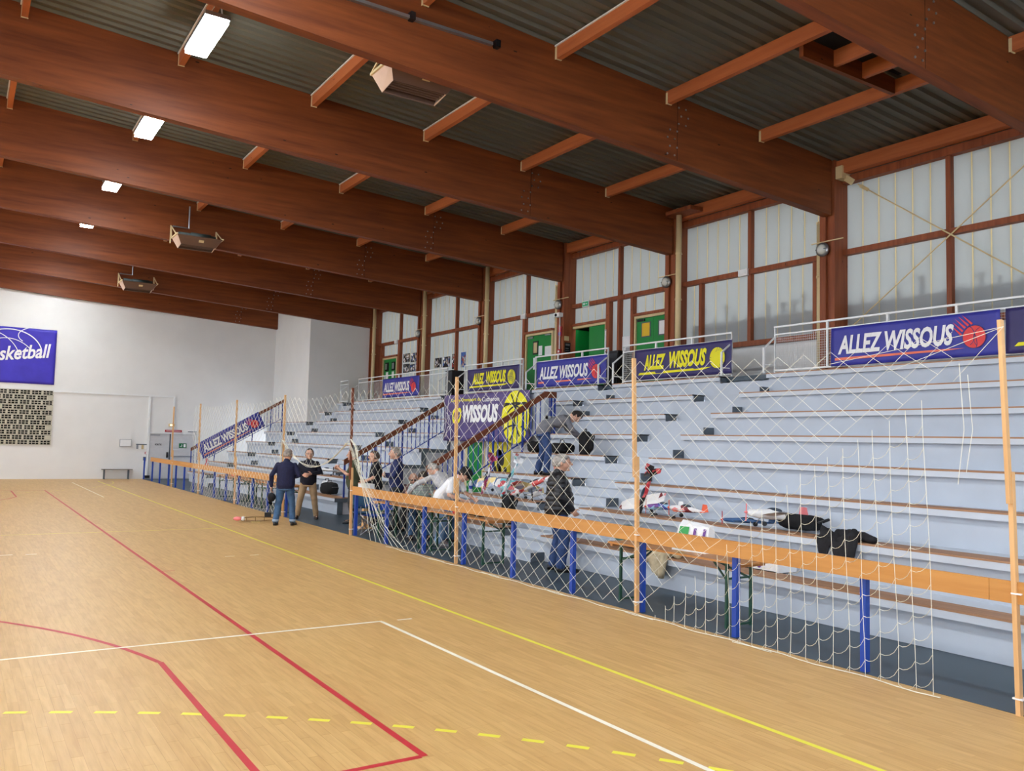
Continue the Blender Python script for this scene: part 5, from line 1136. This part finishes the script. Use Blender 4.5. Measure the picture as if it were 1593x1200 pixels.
# skeleton model on the court floor
sk = thing('model_aircraft', 'open-frame model aircraft with pink nose on the court beside the man in navy', 'model aircraft', (6.08, 20.1, 0), 2.9)
for s in (-1, 1): MB().tube([(0.42, s*0.03, 0.10), (0.1, s*0.09, 0.12), (-0.4, s*0.03, 0.10)], 0.006, 5).tube([(0.42, s*0.03, 0.03), (0.1, s*0.09, 0.02), (-0.4, s*0.03, 0.05)], 0.006, 5).build('frame_rail', flat('balsa', (120, 92, 56)), sk)
for x, w_ in ((0.3, 0.05), (0.1, 0.09), (-0.1, 0.07), (-0.3, 0.04)): MB().bar((x,-w_,0.02),(x,-w_,0.12),0.008,0.008).bar((x,w_,0.02),(x,w_,0.12),0.008,0.008).bar((x,-w_,0.12),(x,w_,0.12),0.008,0.008).build('frame_rib', MATS['balsa'], sk)
MB().ell((0.5, 0, 0.08), 0.1, 0.05, 0.05, 12, 8).build('nose_cone', PNK_, sk, True); MB().ell((0.38, 0, 0.08), 0.05, 0.055, 0.055, 12, 8).build('nose_ring', WHT_, sk, True); B(-0.25, -0.1, -0.06, 0.06, 0.12, 0.22).build('motor_block', BLK_, sk); B(-0.14, -0.13, -0.01, 0.01, 0.22, 0.34).build('mast', WHT_, sk); B(0.0, 0.2, -0.07, 0.07, 0.0, 0.015).build('skid', YEL_, sk)

# ================================================================== BAGS, CLOTHES, SMALL THINGS
def lump(name, label, cat, loc, rz, sx, sy, sz, m, seed, parts=(), group=None):
    t = thing(name, label, cat, loc, rz, group); mb = MB(); nu, nv = 28, 18; vs = []; fs = []
    for j in range(nv+1):
        th = PI*j/nv
        for i in range(nu):
            ph = 2*PI*i/nu; d = Vector((math.sin(th)*math.cos(ph), math.sin(th)*math.sin(ph), math.cos(th)))
            d = Vector([math.copysign(abs(v)**0.6, v) for v in d]); k = 1+0.16*noise.noise(d*1.7+Vector((seed*3.3, 0, 0)))+0.08*noise.noise(d*5+Vector((0, seed, 0)))
            vs.append(Vector((d.x*sx*k, d.y*sy*k, max(0.0, sz+d.z*sz*k))))
    for j in range(nv):
        for i in range(nu): fs.append((j*nu+i, j*nu+(i+1)%nu, (j+1)*nu+(i+1)%nu, (j+1)*nu+i))
    mb.add(vs, fs).build('shell', m, t, True)
    for p in parts:
        if p == 'strap': MB().tube([(-sx*0.5, -sy*1.0, sz*1.2), (-sx*0.4, -sy*1.35, sz*1.6), (0, -sy*1.4, sz*1.7), (sx*0.4, -sy*1.35, sz*1.6), (sx*0.5, -sy*1.0, sz*1.2)], 0.014, 6).build('strap', M_BLKPL, t)
        if p == 'handle': MB().tube([(-0.07, 0, 2*sz*0.97), (-0.05, 0, 2*sz+0.06), (0.05, 0, 2*sz+0.06), (0.07, 0, 2*sz*0.97)], 0.012, 6).build('handle', M_BLKPL, t)
        if p == 'pocket': MB().ell((0, -sy*0.98, sz*0.8), sx*0.6, 0.05, sz*0.5, 12, 8).build('pocket', m, t, True)
        if p == 'zip': B(-sx*0.7, sx*0.7, -sy*1.12, -sy*1.02, sz*1.3, sz*1.33).build('zip', M_STEEL, t)
    return t
lump('rucksack', 'black rucksack in front of the bending man', 'bag', (11.15, 14.25, NZ(4)), 0.6, 0.17, 0.13, 0.24, M_BLACK, 1, ('strap', 'handle', 'pocket'))
lump('bag', 'slumped black bag left of the bending man by the handrail', 'bag', (11.05, 15.95, NZ(4)), 0.4, 0.22, 0.16, 0.13, M_BLACK, 2, ('strap',))
lump('bag', 'black holdall between the legs of the bending man and the rucksack', 'bag', (11.2, 15.15, NZ(4)), 0.2, 0.20, 0.25, 0.12, M_BLACK, 3, ('handle',))
lump('bag', 'upright black bag on the first row beside the man in black jacket', 'bag', (8.92, 13.75, NZ(1)), 0.7, 0.16, 0.12, 0.28, M_BLACK, 4, ('strap', 'handle'))
lump('bag', 'black bag behind the white model aircraft with pink propeller', 'bag', (9.82, 7.72, Z2), 0.1, 0.13, 0.30, 0.11, M_BLACK, 5, ('strap',))
lump('bag', 'large black bag on the first row behind the man in khaki trousers', 'bag', (8.85, 22.9, NZ(1)), 0.1, 0.17, 0.36, 0.16, M_BLACK, 6, ('handle', 'zip'))
lump('bag', 'white plastic bag on top of the far black bag', 'bag', (9.0, 23.5, NZ(1)), 0.3, 0.14, 0.16, 0.17, C('plastic', (220,222,226)), 7, ('handle',))
lump('bag', 'black bag on the first row behind the near barrier plank', 'bag', (8.80, 9.75, NZ(1)), 0.2, 0.14, 0.34, 0.12, M_BLACK, 8, ('strap', 'zip'))
lump('bag', 'teal and white bag on the first row right of the man in black', 'bag', (8.95, 10.35, NZ(1)), 0.2, 0.12, 0.22, 0.15, C('bagteal', (70,120,120)), 9, ('strap',))
# draped clothes
def drape(name, label, loc, m, width, drop, seed, top=0.35, sleeve=True):
    t = thing(name, label, 'jacket', loc); nu, nv = 26, 22; mb = MB(); vs = []; fs = []
    path = [(top, 0.03), (top*0.6, 0.10), (top*0.25, 0.07), (0.0, 0.035), (-0.045, -0.02), (-0.05, -drop*0.5), (-0.04, -drop)]
    for s in (0, 1):
        for j in range(nv+1):
            q = j/nv*(len(path)-1); i0 = min(int(q), len(path)-2); f = q-i0; x = path[i0][0]*(1-f)+path[i0+1][0]*f; z = path[i0][1]*(1-f)+path[i0+1][1]*f
            for i in range(nu+1):
                u_ = i/nu; wv_ = width*(1-0.25*(j/nv)**2) ; y = (u_-0.5)*wv_; n1 = noise.noise((u_*5+seed, j*0.25, 0.3)); n2 = noise.noise((u_*11, j*0.5+seed, 2.0))
                zz = z + (0.10*n1+0.04*n2 if z > -0.01 else 0); hem = (drop*0.9*max(0, noise.noise((u_*3.0+seed*2, 0.5, 7))+0.1)*2.2*(j/nv-0.6)/0.4 if j > nv*0.6 else 0)
                vs.append(Vector((x - 0.025*abs(n1) + s*0.022, y, max(zz, 0.012 if x > 0.0 else -9) + hem)))
    N = (nu+1)*(nv+1)
    for j in range(nv):
        for i in range(nu): a = j*(nu+1)+i; fs += [(a, a+1, a+nu+2, a+nu+1), (N+a, N+a+nu+1, N+a+nu+2, N+a+1)]
    edge = [i for i in range(nu+1)] + [j*(nu+1)+nu for j in range(1,nv+1)] + [nv*(nu+1)+i for i in range(nu-1,-1,-1)] + [j*(nu+1) for j in range(nv-1,0,-1)]
    for k in range(len(edge)): a, b = edge[k], edge[(k+1)%len(edge)]; fs.append((b, a, N+a, N+b))
    mb.add(vs, fs).build('body', m, t, True)
    if sleeve:
        MB().tube([(-0.02, -width*0.38, 0.06), (-0.07, -width*0.40, -0.05), (-0.075, -width*0.36, -drop*0.75), (-0.07, -width*0.33, -drop*1.05)], [0.06, 0.055, 0.05, 0.045], 10).build('sleeve', m, t, True)
        MB().tube([(0.2, -width*0.35, 0.06), (0.12, -width*0.55, 0.05), (0.08, -width*0.72, 0.04)], [0.06, 0.055, 0.045], 10).build('sleeve', m, t, True)
    return t
drape('jacket', 'black jacket draped over the edge of the second row', (NX(2), 6.7, Z2), mat('jacket_black', (28, 26, 30), 0.8, var=0.1, scale=12), 0.62, 0.24, 3)
drape('jacket', 'beige jacket hanging over the first row under the nearest table', (NX(1), 9.08, NZ(1)), mat('jacket_beige', (186, 170, 140), 0.85, var=0.08, scale=10), 0.5, 0.26, 5)
# white storage box with logo
wb = thing('storage_box', 'white storage box with yellow and purple print on the first row', 'box', (8.75, 7.22, NZ(1)))
B(0, 0.36, 0, 0.62, 0, 0.19).build('body', M_PAPER, wb); B(-0.012, 0.372, -0.012, 0.632, 0.19, 0.215).build('lid', M_WHITE, wb); MB().tube([(0.1, 0.1, 0.22), (0.1, 0.14, 0.25), (0.1, 0.45, 0.25), (0.1, 0.5, 0.22)], 0.012, 6).build('handle', M_BLKPL, wb)
Flat().disc((0.26, 0.12), 0.04, 14).disc((0.33, 0.13), 0.05, 14).build('yellow_print', M_PRY, wb, (0,0.62,0), U, V, 0.002); Flat().disc((0.25, 0.07), 0.03, 12).disc((0.32, 0.065), 0.035, 12).build('purple_print', PUR_, wb, (0,0.62,0), U, V, 0.004)
B(0.0, 0.34, 0.02, 0.6, 0.0, 0.012).build('base', M_BLKPL, wb)
# parcel on the nearest table
gp = thing('parcel', 'green white and purple packet lying on the nearest table', 'packet', (7.5, 7.25, 0.745), 0.15)
MB().add([(0,0,0),(0.2,0,0),(0.2,0.5,0),(0,0.5,0),(0.10,0.02,0.30),(0.2,0.02,0.32),(0.2,0.48,0.36),(0.10,0.46,0.30)], [(0,3,2,1),(4,5,6,7),(0,1,5,4),(1,2,6,5),(2,3,7,6),(3,0,4,7)]).build('packet', M_PAPER, gp)
Flat().rect(0.06, 0.2, 0.02, 0.30).build('green_print', C('green', (60,160,84)), gp, (-0.0, 0.5, 0.0), U, Vector((0.10,0,0.30)), 0.008); Flat().rect(0.27, 0.31, 0.02, 0.29).build('purple_print', PUR_, gp, (0, 0.5, 0), U, Vector((0.10,0,0.30)), 0.008); Flat().rect(0.41, 0.45, 0.02, 0.29).build('purple_print', PUR_, gp, (0, 0.5, 0), U, Vector((0.10,0,0.30)), 0.008)
bt_ = thing('bottle', 'clear water bottle with blue cap beside the magenta model aircraft', 'bottle', (9.42, 16.05, Z2))
MB().loft([ring((0,0,z), r_, r_, 16) for z, r_ in ((0,0.042),(0.01,0.045),(0.2,0.045),(0.25,0.03),(0.28,0.016))]).build('bottle_body', flat('bottle_plastic', (190,198,208), 0.15), bt_, True); MB().tube([(0,0,0.28),(0,0,0.31)], 0.018, 12).build('cap', M_BLUE, bt_); MB().tube([(0,0,0.09),(0,0,0.16)], 0.0462, 16, False).build('label_band', M_BLUE, bt_)
cp = thing('cap', 'black cap held in the left hand of the man in navy', 'cap', (6.06, 19.33, 0.62)); 
MB().loft([ring((0,0,z), r_, r_*1.2, 16) for z, r_ in ((0.0,0.09),(0.06,0.088),(0.11,0.06),(0.13,0.02))]).build('crown', M_BLACK, cp, True); MB().loft([[Vector((0.07*math.cos(a)*k, -0.10-0.07*math.sin(a)*k, dz)) for a in [i*PI/8 for i in range(9)]] for k, dz in ((0.4,0.0),(1,0.0),(1,0.006),(0.4,0.006))]).build('brim', M_BLACK, cp)
cp.rotation_euler = (1.3, 0.2, 0.5)
lump('cap_bag', 'small black pouch on the table in front of the man in white', 'bag', (7.55, 12.75, 0.745), 0.3, 0.10, 0.16, 0.08, M_BLACK, 11, ('zip',))
# loose parts on the tables
def kit(label, x, y, z, seed):
    t = thing('toolbox', label, 'tool box', (x, y, z), rnd.uniform(-0.3, 0.3), 'boxes and gear on the tables'); r_ = random.Random(seed); w_, l_, h_ = r_.uniform(0.14,0.26), r_.uniform(0.2,0.4), r_.uniform(0.05,0.14)
    m = r_.choice((M_PAPER, M_BLKPL, M_STEEL, ORA_, BLU_, GRY_)); B(0, w_, 0, l_, 0, h_).build('case', m, t); B(-0.004, w_+0.004, -0.004, l_+0.004, h_, h_+0.02).build('lid', r_.choice((M_BLKPL, M_STEEL, M_PAPER)), t); MB().tube([(w_/2, l_*0.3, h_+0.02), (w_/2, l_*0.35, h_+0.05), (w_/2, l_*0.65, h_+0.05), (w_/2, l_*0.7, h_+0.02)], 0.008, 6).build('handle', M_BLKPL, t)
for i, (lab, x, y) in enumerate((('flat case on the table at the right hand of the man in white', 7.45, 13.3), ('small case on the table near its front corner', 7.4, 12.3), ('low case on the table below the reaching grey sleeve', 7.5, 15.2), ('case on the table beside the plaid shirt', 7.45, 15.9), ('case on the far table nearest the standing men', 7.4, 22.4), ('second case on the far tables', 7.35, 23.3), ('third case on the far tables', 7.4, 24.6), ('fourth case on the far tables, by the net pole', 7.4, 25.4), ('last case on the farthest table', 7.4, 27.2))): kit(lab, x, y, 0.745, i+3)
st = thing('stick', 'white balsa stick lying across the table edge', 'stick', (7.42, 13.0, 0.88), 0.3); MB().bar((0,-0.55,0.0),(0,0.2,-0.02),0.03,0.008).build('stick', WHT_, st); B(-0.02, 0.02, 0.05, 0.15, -0.135, -0.01).build('rest', RED_, st)
for i, (lab, y) in enumerate((('white carton on a timber stand beside the teal camping chair', 17.6),)):
    t = thing('carton_stand', lab, 'carton', (7.75, y+0.3, 0)); B(0, 0.12, 0, 0.12, 0, 0.86).build('post', M_POLE, t); B(-0.08, 0.2, -0.08, 0.2, 0.86, 1.0).build('carton', M_PAPER, t); B(-0.1, 0.22, -0.1, 0.22, 0.0, 0.04).build('base', M_POLE, t)
